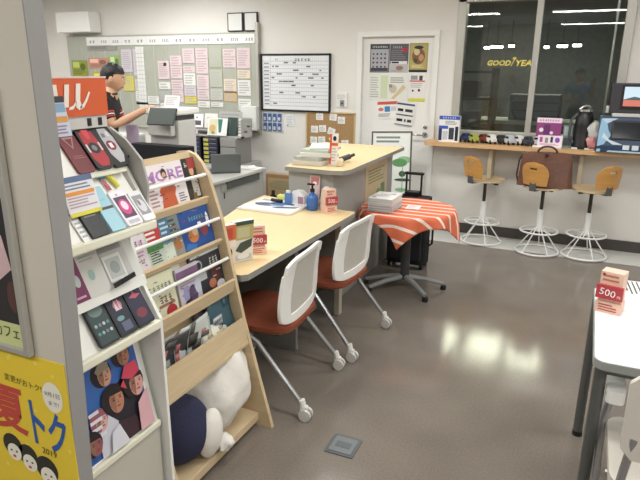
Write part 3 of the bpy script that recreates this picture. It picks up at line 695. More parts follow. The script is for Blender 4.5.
MB().box(-3.47,-3.22,3.96,4.02,1.06,1.19,LGREY).build('control_panel', cpy, bevel=.01)
for i, (x, y) in enumerate(((-3.47,4.06),(-3.22,4.06),(-3.47,4.23),(-3.22,4.23))): MB().lathe([(.02,0),(.02,.035)], BLACK, Matrix.Translation((x,y,0)), seg=10).build('castor', cpy)
upright(-3.52,4.25,1.292,.17,.1,wht,[('l',.1,.1,.9,.9,5,C(196,190,200))],'white paper standing on the photocopier lid','paper_sheet',.3,cat='paper',th=.002)
sheet('paper_sheet', FZ(-3.5,4.0,1.2925,.15), .2, .15, [('l',.1,.1,.9,.9,6,gry)], 'white sheet lying under the clerk\'s hands on the photocopier', cat='paper')
upright(-3.66,3.9,.98,.14,.17,C(196,180,200),[('r',.05,.05,.95,.95,C(186,168,192))],'lilac sheet hanging at the left of the photocopier tray','paper_sheet',0,cat='paper',th=.002)
# side table with monitor-like printer behind the chair
t = thing('printer_stand', 'grey printer on a low stand left of the photocopier', 'printer', (-4.45,4.55,0))
MB().box(-4.75,-4.15,4.3,4.8,0,.75,C(120,124,120)).build('stand', t, bevel=.006); MB().box(-4.7,-4.2,4.32,4.76,.75,.97,C(186,190,186)).build('body', t, bevel=.02)
MB().box(-4.62,-4.28,4.305,4.33,.80,.84,C(70,72,72)).build('paper_slot', t)

# ------------------------------------------------------------------ clerk's grey desk
dk = thing('office_desk', 'pale grey metal office desk behind the reception desk', 'desk', (-3.1,4.2,0))
MB().box(-3.14,-2.74,3.86,4.74,.69,.72,mat('desk_top_grey',(196,196,190),.4)).build('desk_top', dk, bevel=.006)
MB().box(-2.79,-2.765,3.88,4.71,.0,.69,GREYM).build('side_panel', dk, bevel=.004)
MB().box(-3.12,-2.79,4.69,4.715,.0,.69,GREYM).build('end_panel', dk, bevel=.004)
MB().box(-3.12,-2.79,3.88,3.905,.0,.69,GREYM).build('end_panel', dk, bevel=.004)
MB().box(-2.766,-2.75,4.08,4.62,.625,.685,DGREY).build('cable_tray', dk)
q = MB().box(-2.766,-2.758,4.0,4.14,.61,.67,C(170,170,164)); q.build('label_plate', dk); MB().box(-2.764,-2.757,4.04,4.05,.55,.6,DGREY).build('key', dk)
lp = thing('laptop', 'open grey laptop on the grey office desk', 'laptop', (-3.05,4.33,.72))
q = MB(); q.M = Matrix.Translation((-2.96,4.36,.721)) @ Matrix.Rotation(.7,4,'Z')
q.box(-.13,.13,-.1,.1,0,.015,C(96,98,100)); q.r(Matrix.Translation((0,0,.015)),-.13,-.02,.13,.09,C(40,42,46)); q.build('base', lp, bevel=.003)
q = MB(); q.M = Matrix.Translation((-2.96,4.36,.735)) @ Matrix.Rotation(.7,4,'Z') @ frame((-.13,-.1,0),(1,0,0),(0,-.25,1)); q.box(0,.26,0,.17,-.005,.005,C(110,114,114)); q.build('lid', lp, bevel=.003)
for i, (x, y, a) in enumerate(((-2.98,4.53,.3),(-2.95,4.56,-.1),(-2.96,4.52,.6))):
    sheet('loose_paper', FZ(x,y,.7215+.003*i,a), .2, .15, [('l',.1,.1,.9,.9,6,C(190,192,196))], ('lowest','middle','topmost')[i]+' loose white paper beside the laptop', cat='paper', group='papers by the laptop')
# black office chair
oc = thing('office_chair', 'black office chair behind the magazine rack', 'chair', (-3.15,3.55,0), rz=0)
q = MB(); q.M = Matrix.Translation((-3.14,3.74,.62)); q.rbox(.6,.12,.4,.05,BLACKF); q.build('backrest', oc, bevel=.04, seg=4)
q = MB(); q.M = Matrix.Translation((-3.12,3.45,.42)); q.rbox(.5,.5,.08,.1,BLACKF); q.build('seat', oc, bevel=.02)
q = MB().box(-3.13,-3.07,3.7,3.74,.4,.7,BLACK); q.build('back_bar', oc)
MB().tube([(-3.12,3.45,.08),(-3.12,3.45,.42)], .03, BLACK).build('column', oc)
for k in range(5):
    a = 2*PI*k/5; e_ = (-3.12+.28*math.cos(a),3.45+.28*math.sin(a),.07)
    lg = MB().tube([(-3.12,3.45,.1),e_], .018, BLACK).build('base_arm', oc); MB().lathe([(.025,-.012),(.025,.012)], BLACK, frame((e_[0],e_[1],.026),(1,0,0),(0,0,1)), seg=12).build('castor', lg)
# cardboard frame behind the counter
t = thing('picture_carton', 'brown framed picture with dark shapes standing behind the desk', 'picture', (-2.8,5.2,0))
q = MB().box(-3.0,-2.55,5.16,5.24,.0,.58,C(150,120,84)); q.build('board', t, bevel=.004)
q = MB(); F = FY(-3.0,5.16,.0); q.r(F,.03,.05,.42,.54,C(176,150,112)); 
for x, z, w_ in ((.06,.32,.09),(.17,.3,.07),(.27,.34,.08),(.36,.3,.05)): q.e(F,x+.03,z,w_/2,.05,C(36,32,30),.001); q.r(F,x+.01,z+.03,x+.05,z+.09,C(48,42,38),.0012)
q.e(F,.2,.47,.16,.05,C(150,140,110),.0014); q.build('picture_print', t)

# ------------------------------------------------------------------ high reception counter
hc = thing('reception_counter', 'tall grey reception counter with a birch top', 'counter', (-1.65,4.2,0))
tp = MB(); tp.prism([(-1.85,3.44),(-1.50,3.42),(-1.42,3.44),(-1.395,3.52),(-1.43,4.86),(-2.2,4.86),(-1.95,4.0)], .952, .98, WOODH, side=EDGE); tp.build('counter_top', hc, bevel=.004)
MB().prism([(-1.84,3.48),(-1.55,3.47),(-1.512,3.50),(-1.512,4.06),(-1.512,4.80),(-2.1,4.80),(-1.92,4.0)], .0, .952, mat('counter_grey',(158,157,152),.55,noise=.02)).build('body', hc, bevel=.004)
t = MB(); F = FX(-1.511,4.12,.42); t.M = F; t.box(0,.52,0,.5,0,.003,C(196,180,146)); t.M = Matrix.Identity(4)
F = FX(-1.5078,4.12,.42); t.r(F,.03,.04,.49,.46,C(190,176,140)); t.lines(F,.06,.33,.46,.45,5,C(120,130,90)); t.e(F,.3,.22,.06,.05,C(120,140,90),.001); t.e(F,.17,.2,.05,.04,C(150,130,90),.001); t.lines(F,.1,.06,.4,.16,4,C(140,130,100)); t.r(F,.36,.2,.46,.3,C(110,130,90),.0008)
single('counter_poster', t, 'beige poster with green print stuck on the side of the tall counter', 'poster', (-1.46,4.38,.42))
# things on the counter
st_ = [(.225,.3,.03,(206,200,186),.1),(.2,.28,.022,(186,190,180),-.15),(.21,.29,.028,(222,220,212),.25),(.2,.27,.018,(196,206,190),.05),(.19,.26,.014,(230,230,224),.4)]
z = .981; onm = ('lowest','second lowest','middle','second highest','topmost')
for i, (w_, d_, h_, c, a) in enumerate(st_):
    q = MB(); q.M = Matrix.Translation((-1.74+.01*i,3.68+.02*i,z)) @ Matrix.Rotation(a,4,'Z'); q.box(-w_/2,w_/2,-d_/2,d_/2,0,h_,C(*c)); single('document_folder', q, '%s of the papers piled on the tall counter' % onm[i], 'folder', (-1.74,3.68,z), 'papers piled on the tall counter', bevel=.002); z += h_+.001
q = thing('counter_sign', 'slim orange and white sign standing on the tall counter', 'sign', (-1.57,3.64,.981))
t = MB(); F = frame((-1.6,3.62,.985),(1,.0,0),(0,.1,1)); t.M = F; t.box(0,.062,0,.215,-.004,0,C(240,232,226)); t.M = Matrix.Identity(4)
t.r(F,0,0,.016,.21,C(222,96,52)); t.r(F,0,.13,.062,.15,C(222,96,52),.001); t.e(F,.038,.185,.022,.024,wht,.0012); t.e(F,.036,.18,.013,.017,BLACK,.0015); t.lines(F,.02,.02,.055,.12,5,C(200,190,186)); t.build('panel', q)
MB().box(-1.605,-1.535,3.615,3.66,.981,.988,C(226,226,220)).build('base', q)
t = MB(); t.tube([(-1.58,3.78,1.0),(-1.53,3.84,1.02)], .02, C(60,56,50)); t.tube([(-1.54,3.83,1.015),(-1.51,3.87,1.03)], .012, BLACK)
single('black_stapler', t, 'dark stapler-like tool lying on the tall counter behind the orange sign', 'stapler', (-1.55,3.8,.981), smooth=True)
single('paper_roll', MB().tube([(-1.55,3.72,1.002),(-1.51,3.6,1.002)], .02, C(226,210,176)), 'small cream paper roll lying on the tall counter beside the orange sign', 'paper roll', (-1.53,3.66,.981), smooth=True)

# ------------------------------------------------------------------ reception desk
rd = thing('reception_desk', 'long birch-topped desk between the magazine rack and tall counter', 'desk', (-1.7,2.75,0))
q = MB(); q.prism([(-2.02,2.06),(-1.335,2.06),(-1.312,2.085),(-1.312,3.40),(-1.33,3.437),(-1.40,3.437),(-2.12,3.62),(-2.1,3.3),(-2.0,2.9),(-1.96,2.6)], .69, .72, WOODH, side=EDGE); q.build('desk_top', rd, bevel=.004)
MB().box(-1.90,-1.87,2.1,3.38,.05,.69,C(128,130,128)).build('modesty_panel', rd)
for y in (2.09, 2.76, 3.36):
    MB().box(-1.87,-1.42,y,y+.03,.0,.69,C(134,132,126)).build('support_panel', rd)
MB().box(-1.43,-1.39,3.35,3.40,.0,.69,C(190,180,160)).build('leg', rd, bevel=.004)
# brochure holders near the rack
def leaflet_stand(x, y, a, w, h, c, els, label):
    F = frame((x,y,.722),(math.cos(a),math.sin(a),0),(-.12*math.sin(-a),-.0,1)); t = MB(); t.M = F; t.box(0,w,0,h,-.025,0,c); t.M = Matrix.Identity(4); t.art(F,w,h,els)
    return single('leaflet_stand', t, label, 'leaflet stand', (x,y,.721), 'leaflet stands at the near end of the desk')
leaflet_stand(-1.48,2.10,1.15,.09,.2,C(224,214,206),[('r',0,.62,1,1,C(206,110,70)),('r',.3,.66,.8,.92,C(190,80,60)),('e',.6,.3,.2,.13,BLACK),('l',.1,.05,.9,.25,3,C(190,100,90)),('r',0,.45,1,.6,C(236,226,214))], 'orange-topped leaflet stand closest to the magazine rack on the desk')
leaflet_stand(-1.455,2.18,1.1,.11,.205,C(220,220,210),[('r',0,.9,1,1,C(60,80,64)),('r',.0,.55,1,.9,C(180,170,110)),('r',.2,.6,.8,.85,C(196,190,150)),('p',[(.1,.3),(.35,.48),(.95,.55),(.9,.35),(.4,.22)],C(66,76,66)),('r',.1,.05,.9,.18,C(190,190,190)),('e',.5,.14,.3,.07,C(226,226,226))], 'green and yellow leaflet stand with a car picture on the desk')
def price_pop(x, y, z, a, label, s=1.0, name='price_stand'):
    PK = C(222,190,170); RD = C(176,62,68); t = MB(); w = .085*s
    t.M = Matrix.Translation((x,y,z)) @ Matrix.Rotation(a,4,'Z') @ Matrix.Scale(s,4)
    t.box(-.04,.04,-.03,.03,0,.04,C(230,190,170)); t.box(-.036,.036,-.024,.03,.04,.145,PK)
    t.box(-.042,.042,-.036,-.024,.052,.1,RD)
    F = frame((-.04,-.03,0),(1,0,0),(0,0,1)); t.lines(F,.01,.006,.07,.034,3,C(170,70,60))
    F = frame((-.045,-.0365,.05),(1,0,0),(0,0,1)); t.t(F,'500',.04,.026,.024,wht,.0006,w=.05,rot=-.12); t.t(F,'円',.076,.016,.01,wht)
    F = frame((-.036,-.0245,.105),(1,0,0),(0,0,1)); t.lines(F,.008,.004,.064,.034,2,C(190,110,90)); t.e(F,.01,.03,.005,.005,C(150,60,50),.001)
    return single(name, t, label, 'price display', (x,y,z), 'pink price displays')
price_pop(-1.44,2.38,.721,.8,'pink box display with a red 500 sign on the near end of the desk')
price_pop(-1.475,3.35,.721,1.0,'pink box display with a red sign at the far end of the desk',1.05)
# leaflet tray
t = MB(); t.M = FZ(-1.85,3.31,.7215,-.02); t.box(-.2,.2,-.17,.17,0,.012,C(226,222,212)); t.box(-.19,.19,-.16,.16,.012,.016,wht)
t.M = Matrix.Identity(4); F = FZ(-1.85,3.31,.738,-.02)
t.e(F,-.03,.0,.12,.055,C(150,170,200),.0002); t.e(F,.03,.04,.09,.05,C(80,110,170),.0004); t.e(F,-.08,-.03,.06,.03,C(90,100,120),.0006); t.p(F,[(.02,-.1),(.17,-.04),(.18,0),(.04,-.05)],C(60,70,90),.0007); t.p(F,[(-.15,-.03),(-.02,.02),(-.03,.05),(-.16,0)],C(70,76,84),.0008); t.e(F,.1,.0,.04,.025,wht,.0009); t.lines(F,-.17,.08,-.05,.14,4,gry,.0006)
single('leaflet_board', t, 'white leaflet board with blue car pictures lying on the desk', 'leaflet', (-1.85,3.31,.7215))
q = MB(); q.tube([(-1.93,3.40,.748),(-1.84,3.38,.75)], .012, BLACK); single('marker_pen', q, 'thick black marker lying on the blue leaflet board', 'pen', (-1.9,3.4,.737), smooth=True)
q = MB(); q.M = FZ(-1.87,3.52,.7215,.2); q.rbox(.14,.09,.04,.02,C(206,212,120)); single('sponge_case', q, 'yellow-green case behind the leaflet board on the desk', 'case', (-1.87,3.52,.7215), bevel=.008)
bt = thing('spray_bottle', 'clear bottle of blue liquid with black pump on the desk', 'bottle', (-1.60,3.36,.721))
BL = mat('blue_liquid', (66,110,180), .15, alpha=.92)
q = MB(); q.lathe([(.036,0),(.04,.006),(.04,.075),(.033,.095),(.014,.112),(.013,.122)], BL, Matrix.Translation((-1.60,3.36,.721))); q.build('bottle_body', bt, smooth=True)
q = MB(); q.lathe([(.016,.12),(.016,.14),(.007,.142),(.006,.165)], BLACK, Matrix.Translation((-1.60,3.36,.721)), seg=14); q.box(-1.635,-1.585,3.353,3.367,.885,.896,BLACK); q.build('pump', bt, smooth=True)
F = frame((-1.665,3.44,.722),(1,.0,0),(0,.1,1)); t = MB(); t.M = F; t.box(0,.075,0,.21,-.006,0,C(214,186,180)); t.M = Matrix.Identity(4); t.r(F,.008,.15,.067,.2,C(190,120,120)); t.r(F,.02,.05,.055,.14,C(206,200,200)); t.e(F,.038,.16,.015,.01,wht,.001); single('small_sign', t, 'narrow pinkish card standing behind the blue bottle', 'sign', (-1.63,3.43,.721))
t = MB(); F = frame((-1.56,3.40,.722),(.9,.35,0),(-.0,.1,1)); t.M = F
t.prism([(0,0),(.07,0),(.078,.05),(.07,.13),(.05,.15),(.03,.15),(.01,.13),(-.006,.05)],-.004,0,wht); t.M = Matrix.Identity(4)
t.e(F,.036,.075,.026,.024,C(170,50,50),.001); t.e(F,.036,.072,.014,.01,C(90,30,30),.0014); t.lines(F,.015,.1,.058,.135,2,C(160,160,160)); t.e(F,.035,.02,.022,.012,C(150,130,130),.001)
single('rounded_card', t, 'white rounded card with a red oval standing beside the blue bottle', 'card', (-1.53,3.41,.721))
wj = thing('tissue_carton', 'white and mauve carton with a blue front behind the bottle', 'carton', (-1.76,3.46,.721))
q = MB(); q.M = FZ(-1.74,3.46,.7215,-.1); q.prism([(-.055,0),(.055,0),(.055,.07),(.02,.1),(-.03,.1),(-.055,.07)],-.045,.045,wht,frame((0,0,0),(1,0,0),(0,0,1))); q.build('carton_body', wj, bevel=.004)
q = MB(); q.M = FZ(-1.74,3.46,.7215,-.1); F = q.M @ frame((.0,-.046,0),(1,0,0),(0,0,1)); q.M = Matrix.Identity(4); q.r(F,.01,.005,.052,.065,C(176,130,150),.0006); q.build('mauve_print', wj)
q = MB(); q.M = Matrix.Translation((-1.80,3.40,.7215)); q.rbox(.05,.03,.085,.008,mat('blue_pack',(96,136,190),.3)); q.box(-.015,.015,-.01,.01,.085,.105,WHITE); single('blue_pouch', q, 'small blue pouch standing left of the white carton on the desk', 'pouch', (-1.80,3.40,.7215), bevel=.004)

# ------------------------------------------------------------------ desk chairs
def make_chair(label, group='white mesh-back chairs at the reception desk'):
    t = thing('desk_chair', label, 'chair', (0,0,0), group)
    # seat pad, rounded and dished
    def pad(z0, z1, w, d_, m_, dish=0):
        nu = 28; rg = 6; b = MB(); vs = []; fs = []
        for side, zz in ((0,z1),(1,z0)):
            for i in range(rg+1):
                q = i/rg
                for k in range(nu):
                    a = 2*PI*k/nu; ca, sa = math.cos(a), math.sin(a)
                    x = w/2*math.copysign(abs(ca)**.45, ca)*q; y = d_/2*math.copysign(abs(sa)**.45, sa)*q
                    zq = zz-(dish*(1-q*q) if side == 0 else 0)-(.012 if q == 1 and side == 0 else 0)
                    if x < -.12: zq -= (x+.12)**2*1.2
                    vs.append((x,y,zq))
        for i in range(rg):
            for k in range(nu):
                fs.append((i*nu+k,(i+1)*nu+k,(i+1)*nu+(k+1)%nu,i*nu+(k+1)%nu)); o = (rg+1)*nu
                fs.append((o+i*nu+k,o+i*nu+(k+1)%nu,o+(i+1)*nu+(k+1)%nu,o+(i+1)*nu+k))
        for k in range(nu): fs.append((rg*nu+k,(rg+1)*nu+rg*nu+k,(rg+1)*nu+rg*nu+(k+1)%nu,rg*nu+(k+1)%nu))
        return b.add(vs, fs, m_)
    pad(.405,.44,.45,.46,ORANGEF,.012).build('seat', t, world=False, smooth=True)
    pad(.388,.405,.42,.42,C(150,100,70)).build('seat_shell', t, world=False, smooth=True)
    # back: white frame with woven panel
    def bx(u, v): return .205+.035*v-.022*u*u-.012*math.sin(PI*v)
    nu, nv = 16, 14
    def grid(u0, u1, v0, v1, off, zfun):
        return [[None]]
    def pt(u, v, off):
        taper = .25-.035*max(0,v-.4)-.03*max(0,.25-v)*2
        cr = 0
        zz = .43+.345*v
        edge = abs(u)
        if v < .2: zz += .035*edge**4*(1-v/.2)
        if v > .85: zz -= .03*edge**4
        return (bx(u,v)+off, u*taper, zz)
    def shell(us, vs_, o0, o1, m_, hole=None):
        b = MB(); n1 = len(us); n2 = len(vs_); P_ = []; fs = []
        for off in (o0, o1):
            for v in vs_:
                for u in us: P_.append(pt(u,v,off))
        o = n1*n2
        def inn(i,j): return 0 <= i < n1-1 and 0 <= j < n2-1 and not (hole and hole(i,j))
        for j in range(n2-1):
            for i in range(n1-1):
                if not inn(i,j): continue
                q = (j*n1+i, j*n1+i+1, (j+1)*n1+i+1, (j+1)*n1+i)
                fs.append(q[::-1]); fs.append(tuple(o+w for w in q))
                for (di,dj,a,c) in ((0,-1,q[0],q[1]),(1,0,q[1],q[2]),(0,1,q[2],q[3]),(-1,0,q[3],q[0])):
                    if not inn(i+di,j+dj): fs.append((a,c,c+o,a+o))
        return b.add(P_, fs, m_)
    us = [-1+2*i/nu for i in range(nu+1)]; vv = [j/nv for j in range(nv+1)]
    bo = shell(us, vv, -.009, .009, WHITE, lambda i,j: 3 <= i <= nu-4 and 2 <= j <= nv-2).build('back_frame', t, world=False, smooth=True, bevel=.003)
    shell([-.68+1.36*i/12 for i in range(13)], [.1+.86*j/10 for j in range(11)], -.003, .003, WMESH).build('mesh_panel', t, world=False, smooth=True)
    for s_ in (-1,1):
        MB().tube([(.02,s_*.17,.385),(.16,s_*.17,.385),(.195,s_*.14,.40),(.196,s_*.12,.45)], .009, STEEL).build('back_support', t, world=False, smooth=True)
        MB().tube([(.0,s_*.17,.385),(.03,s_*.245,.38),(.07,s_*.25,.36),(.30,s_*.262,.085)], .0125, STEEL).build('rear_leg', t, world=False, smooth=True)
        MB().tube([(.07,s_*.25,.36),(-.02,s_*.255,.30),(-.24,s_*.262,.085)], .0125, STEEL).build('front_leg', t, world=False, smooth=True)
        for x in (.31,-.25):
            c = MB().tube([(x-.008,s_*.262,.105),(x,s_*.262,.07)], .016, WHITE); c.box(x-.012,x+.02,s_*.262-.012,s_*.262+.012,.045,.075,WHITE)
            co = c.build('castor', t, world=False, smooth=True)
            for q in (-1,1):
                MB().lathe([(.012,-.008),(.03,-.007),(.031,.0),(.03,.007),(.012,.008)], LGREY, frame((x+.012,s_*.262+q*.016,.031),(1,0,0),(0,0,1)), seg=18).build('wheel', co, world=False, smooth=True)
    MB().tube([(-.18,-.1,.38),(-.18,-.13,.33),(-.1,-.16,.32),(-.05,-.16,.36)], .008, STEEL).tube([(-.18,.1,.38),(-.18,.13,.33),(-.1,.16,.32),(-.05,.16,.36)], .008, STEEL).build('under_bar', t, world=False, smooth=True)
    MB().box(-.15,.15,-.17,.17,.365,.38,DGREY).build('seat_plate', t, world=False)
    return t
ch = make_chair('white mesh-back chair with rust seat, the one beside the magazine rack')
ch.location = (-1.40,2.385,0); ch.rotation_euler = (0,0,.09)
dup(ch, (-1.375,3.07,0), -.06, 'white mesh-back chair with rust seat, the one beside the striped table')

# ------------------------------------------------------------------ round table with striped cloth
tx, ty, tz = -1.145, 4.06, .635
tb = thing('round_table', 'small round table on a grey star base under a striped cloth', 'table', (tx,ty,0))
MB().lathe([(.335,tz-.03),(.34,tz-.02),(.34,tz-.003),(.325,tz)], LGREY, Matrix.Translation((tx,ty,0)), seg=40).build('table_top', tb, smooth=True)
MB().lathe([(.035,.08),(.035,tz-.03)], mat('pedestal_grey',(60,60,62),.4), Matrix.Translation((tx,ty,0))).build('column', tb, smooth=True)
for k, a in enumerate((-2.35,-.75,.35,1.9,3.3)):
    e_ = (tx+.3*math.cos(a), ty+.3*math.sin(a))
    q = MB().tube([(tx,ty,.10),(tx+.15*math.cos(a),ty+.15*math.sin(a),.08),(e_[0],e_[1],.045)], .022, mat('base_grey',(140,142,142),.4), r2=.015); q.build('foot', tb, smooth=True)
    MB().lathe([(.022,0),(.022,.03)], BLACK, Matrix.Translation((e_[0],e_[1],0)), seg=12).build('glide', tb)
def stripe_mat():
    m = bpy.data.materials.new('orange_stripes'); m.use_nodes = True; nt = m.node_tree; b = nt.nodes['Principled BSDF']; b.inputs['Roughness'].default_value = .85
    at = nt.nodes.new('ShaderNodeUVMap'); sp = nt.nodes.new('ShaderNodeSeparateXYZ'); nt.links.new(at.outputs[0], sp.inputs[0])
    m1 = nt.nodes.new('ShaderNodeMath'); m1.operation = 'MULTIPLY'; m1.inputs[1].default_value = 8.0
    m2 = nt.nodes.new('ShaderNodeMath'); m2.operation = 'FRACT'; m3 = nt.nodes.new('ShaderNodeMath'); m3.operation = 'LESS_THAN'; m3.inputs[1].default_value = .22
    mx = nt.nodes.new('ShaderNodeMix'); mx.data_type = 'RGBA'; mx.inputs[6].default_value = (*lin((220,112,78)),1); mx.inputs[7].default_value = (*lin((240,222,208)),1)
    nt.links.new(sp.outputs[1], m1.inputs[0]); nt.links.new(m1.outputs[0], m2.inputs[0]); nt.links.new(m2.outputs[0], m3.inputs[0]); nt.links.new(m3.outputs[0], mx.inputs[0]); nt.links.new(mx.outputs[2], b.inputs['Base Color'])
    return m
SM = stripe_mat()
N = 64; S = .78; vs = []; uvs = []; fs = []; ang = math.radians(-42)
for j in range(N+1):
    for i in range(N+1):
        u = (i/N-.5)*S; v = (j/N-.5)*S; x = u*math.cos(ang)-v*math.sin(ang); y = u*math.sin(ang)+v*math.cos(ang)
        # the cloth is pushed a little to the front right
        x += .03; y -= .02
        r = math.hypot(x,y); a = math.atan2(y,x); Rr = .345; z = tz+.003
        if r > Rr:
            e_ = r-Rr; fl = .10*e_+.02*math.sin(a*9+1)*min(1,e_/.1)
            x = (Rr+max(0,fl)+.008*min(1,e_/.02))*math.cos(a); y = (Rr+max(0,fl)+.008*min(1,e_/.02))*math.sin(a); z -= max(0, e_*.97)
        vs.append((tx+x,ty+y,z)); uvs.append(((u*math.cos(ang)-v*math.sin(ang)), (u*math.sin(ang)+v*math.cos(ang))))
for j in range(N):
    for i in range(N): fs.append((j*(N+1)+i, j*(N+1)+i+1, (j+1)*(N+1)+i+1, (j+1)*(N+1)+i))
b = MB(); b.add(vs, fs, SM)
cl = single('tablecloth', b, 'orange cloth with white stripes draped over the small round table', 'tablecloth', (tx,ty,tz), smooth=True)
uvl = cl.data.uv_layers.new(name='UVMap')
for p_ in cl.data.polygons:
    for li in p_.loop_indices: uvl.data[li].uv = (uvs[cl.data.loops[li].vertex_index][0]+.5, uvs[cl.data.loops[li].vertex_index][1]*1.25+.5)
cl.modifiers.new('Solid','SOLIDIFY').thickness = .003
# pile of books on it
z = tz+.006
for i in range(6):
    h_ = .016; q = MB(); q.M = Matrix.Translation((-1.285+.002*(i%3),3.93,z)) @ Matrix.Rotation(.03*((i*5)%3-1),4,'Z')
    q.box(-.09,.09,-.125,.125,0,h_,C(226,226,224) if i % 2 else C(206,208,208)); q.box(-.088,.0915,-.1265,.123,.002,h_-.002,C(180,182,182) if i < 3 else C(214,214,210))
    if i == 5:
        F = Matrix.Translation((-1.285,3.93,z+h_)); F2 = MB(); q.M = Matrix.Identity(4); q.r(F,-.07,-.1,-.04,-.06,gry); q.t(F,'~4',.0,.03,.03,BLACK,w=.08); q.e(F,.05,.06,.02,.012,C(80,80,86)); q.lines(F,-.07,-.05,.05,0,3,gry)
    single('catalogue', q, '%s white catalogue in the pile on the striped cloth' % ('lowest','second lowest','third lowest','third highest','second highest','topmost')[i], 'book', (-1.26,3.93,z), 'catalogues piled on the striped table', bevel=.001); z += h_+.0008
sheet('loose_leaflet', FZ(-1.15,4.0,tz+.0065,.1), .1, .14, [('l',.1,.1,.9,.9,5,C(206,170,180)),('r',.3,.6,.6,.7,C(220,120,150))], 'small white leaflet beside the catalogue pile on the striped cloth', cat='leaflet')
# suitcase behind the table
sc2 = thing('suitcase', 'black soft suitcase with raised handle behind the striped table', 'suitcase', (-1.28,4.58,0))
q = MB(); q.M = Matrix.Translation((-1.28,4.6,.045)); q.rbox(.34,.2,.56,.05,BLACKF); q.build('body', sc2, bevel=.02, seg=3)
q = MB(); q.M = Matrix.Translation((-1.28,4.49,.09)); q.rbox(.28,.03,.32,.012,mat('black_pocket',(34,35,38),.8)); q.build('front_pocket', sc2, bevel=.006)
MB().tube([(-1.338,4.66,.6),(-1.338,4.66,.785)], .009, BLACK).tube([(-1.21,4.66,.6),(-1.21,4.66,.785)], .009, BLACK).build('telescopic_rod', sc2)
MB().box(-1.355,-1.19,4.645,4.675,.78,.803,BLACK).build('grip', sc2, bevel=.007)
MB().box(-1.335,-1.215,4.6,4.68,.605,.645,BLACK).build('handle_base', sc2, bevel=.006)
MB().tube([(-1.10,4.6,.2),(-1.075,4.6,.22),(-1.075,4.6,.42),(-1.10,4.6,.44)], .009, BLACK).build('side_handle', sc2, smooth=True)
MB().box(-1.16,-1.15,4.485,4.495,.2,.42,C(190,190,190)).build('zip_strip', sc2)
for x in (-1.42,-1.14):
    for y in (4.53,4.67): MB().lathe([(.024,-.012),(.024,.012)], BLACK, frame((x,y,.025),(0,1,0),(0,0,1)), seg=14).build('wheel', sc2)

# ------------------------------------------------------------------ magazine rack
Y0, Y1 = 1.40, 2.04
mr = thing('magazine_rack', 'birch magazine rack with slanted tiers facing the room', 'magazine rack', (-1.4,1.72,0))
prof = [(-1.165,0),(-1.305,.53),(-1.40,.98),(-1.462,1.17),(-1.49,1.22),(-1.525,1.255),(-1.565,1.268),(-1.62,1.262),(-1.62,0)]
for y in (Y0-.02, Y1-.02):
    q = MB(); q.prism(prof, -.02, 0, WOOD, frame((0,y,0),(1,0,0),(0,0,1))); q.build('side_panel', mr, bevel=.003)
def slab(x0, z0, x1, z1, th, m_=WOOD):      # board across the rack through two (x,z) points
    dx, dz = x1-x0, z1-z0; L = math.hypot(dx,dz); nx, nz = dz/L*th, -dx/L*th
    q = MB(); ya, yb = Y0-.02, Y1-.02
    vs = [(x,y,z) for (x,z) in ((x0,z0),(x1,z1),(x1-nx,z1-nz),(x0-nx,z0-nz)) for y in (ya,yb)]
    return q.add(vs, [(0,1,3,2),(2,3,5,4),(4,5,7,6),(6,7,1,0),(0,2,4,6),(1,7,5,3)], m_)
tiers = [
  dict(l0=(-1.468,1.046), l1=(-1.458,1.076), bar=(-1.474,1.172), back=((-1.50,1.055),(-1.55,1.25))),
  dict(l0=(-1.408,.868), l1=(-1.396,.890), bar=(-1.412,.985), back=((-1.445,.872),(-1.487,1.04))),
  dict(l0=(-1.352,.655), l1=(-1.340,.713), bar=(-1.375,.808), back=((-1.395,.662),(-1.432,.862))),
  dict(l0=(-1.28,.41), l1=(-1.302,.535), bar=None, back=((-1.375,.42),(-1.405,.65))),
]
for k, t_ in enumerate(tiers):
    slab(*t_['l0'], *t_['l1'], .014).build('front_lip', mr)
    slab(*t_['back'][0], *t_['back'][1], .01).build('back_board', mr)
    zb = t_['l0'][1]+.004
    slab(t_['back'][0][0]-.01, zb, t_['l0'][0], zb, .01).build('shelf', mr)
    if t_['bar']: MB().tube([(t_['bar'][0],Y0-.02,t_['bar'][1]),(t_['bar'][0],Y1-.021,t_['bar'][1])], .0075, WHITEM, seg=10).build('retaining_bar', mr, smooth=True)
slab(-1.545,1.235,-1.555,1.268,.02).build('top_rail', mr)
MB().box(-1.60,-1.585,Y0-.02,Y1-.02,.03,.45,WOOD).build('lower_back', mr)
MB().box(-1.60,-1.235,Y0-.02,Y1-.02,.03,.07,WOOD).build('base_shelf', mr, bevel=.003)

PRT = [C(60,56,60),C(150,60,80),C(90,110,130),C(220,216,206),C(130,120,100)]
MH = (.98,.84,.82,1)
def magazine(tier, y, w, h, els, label, base=PAPER, th=.008, off=.0, tilt=None, name='magazine', curl=0, cat='magazine', lift=0, roll=0):
    (bx_, bz), (tx_, tz_) = tiers[tier]['back']
    up = Vector((tx_-bx_, 0, tz_-bz)).normalized(); n = Vector((up.z,0,-up.x))
    o = Vector((bx_, y, bz+.006))+n*(.004+off)+up*lift
    F = frame(tuple(o), (0,math.cos(roll),math.sin(roll)), tuple(up)) if roll else frame(tuple(o), (0,1,0), tuple(up))
    t = MB(); t.M = F; h *= MH[tier]; t.box(0,w,0,h,0,th,base); t.M = Matrix.Identity(4)
    FT = F @ Matrix.Translation((0,0,th)); t.art(FT, w, h, els); rr = random.Random(int(y*977)+tier)
    for _ in range(12):
        x = rr.uniform(.03,.8)*w; yy = rr.uniform(.03,.93)*h; t.r(FT, x, yy, x+rr.uniform(.04,.16)*w, yy+rr.uniform(.012,.03)*h, rr.choice(PRT), .0032)
    return single(name, t, label, cat, tuple(o), 'magazines on the birch rack')
mauve = C(176,130,190); org = C(196,96,60); blu2 = C(40,80,150); cream = C(226,218,196)
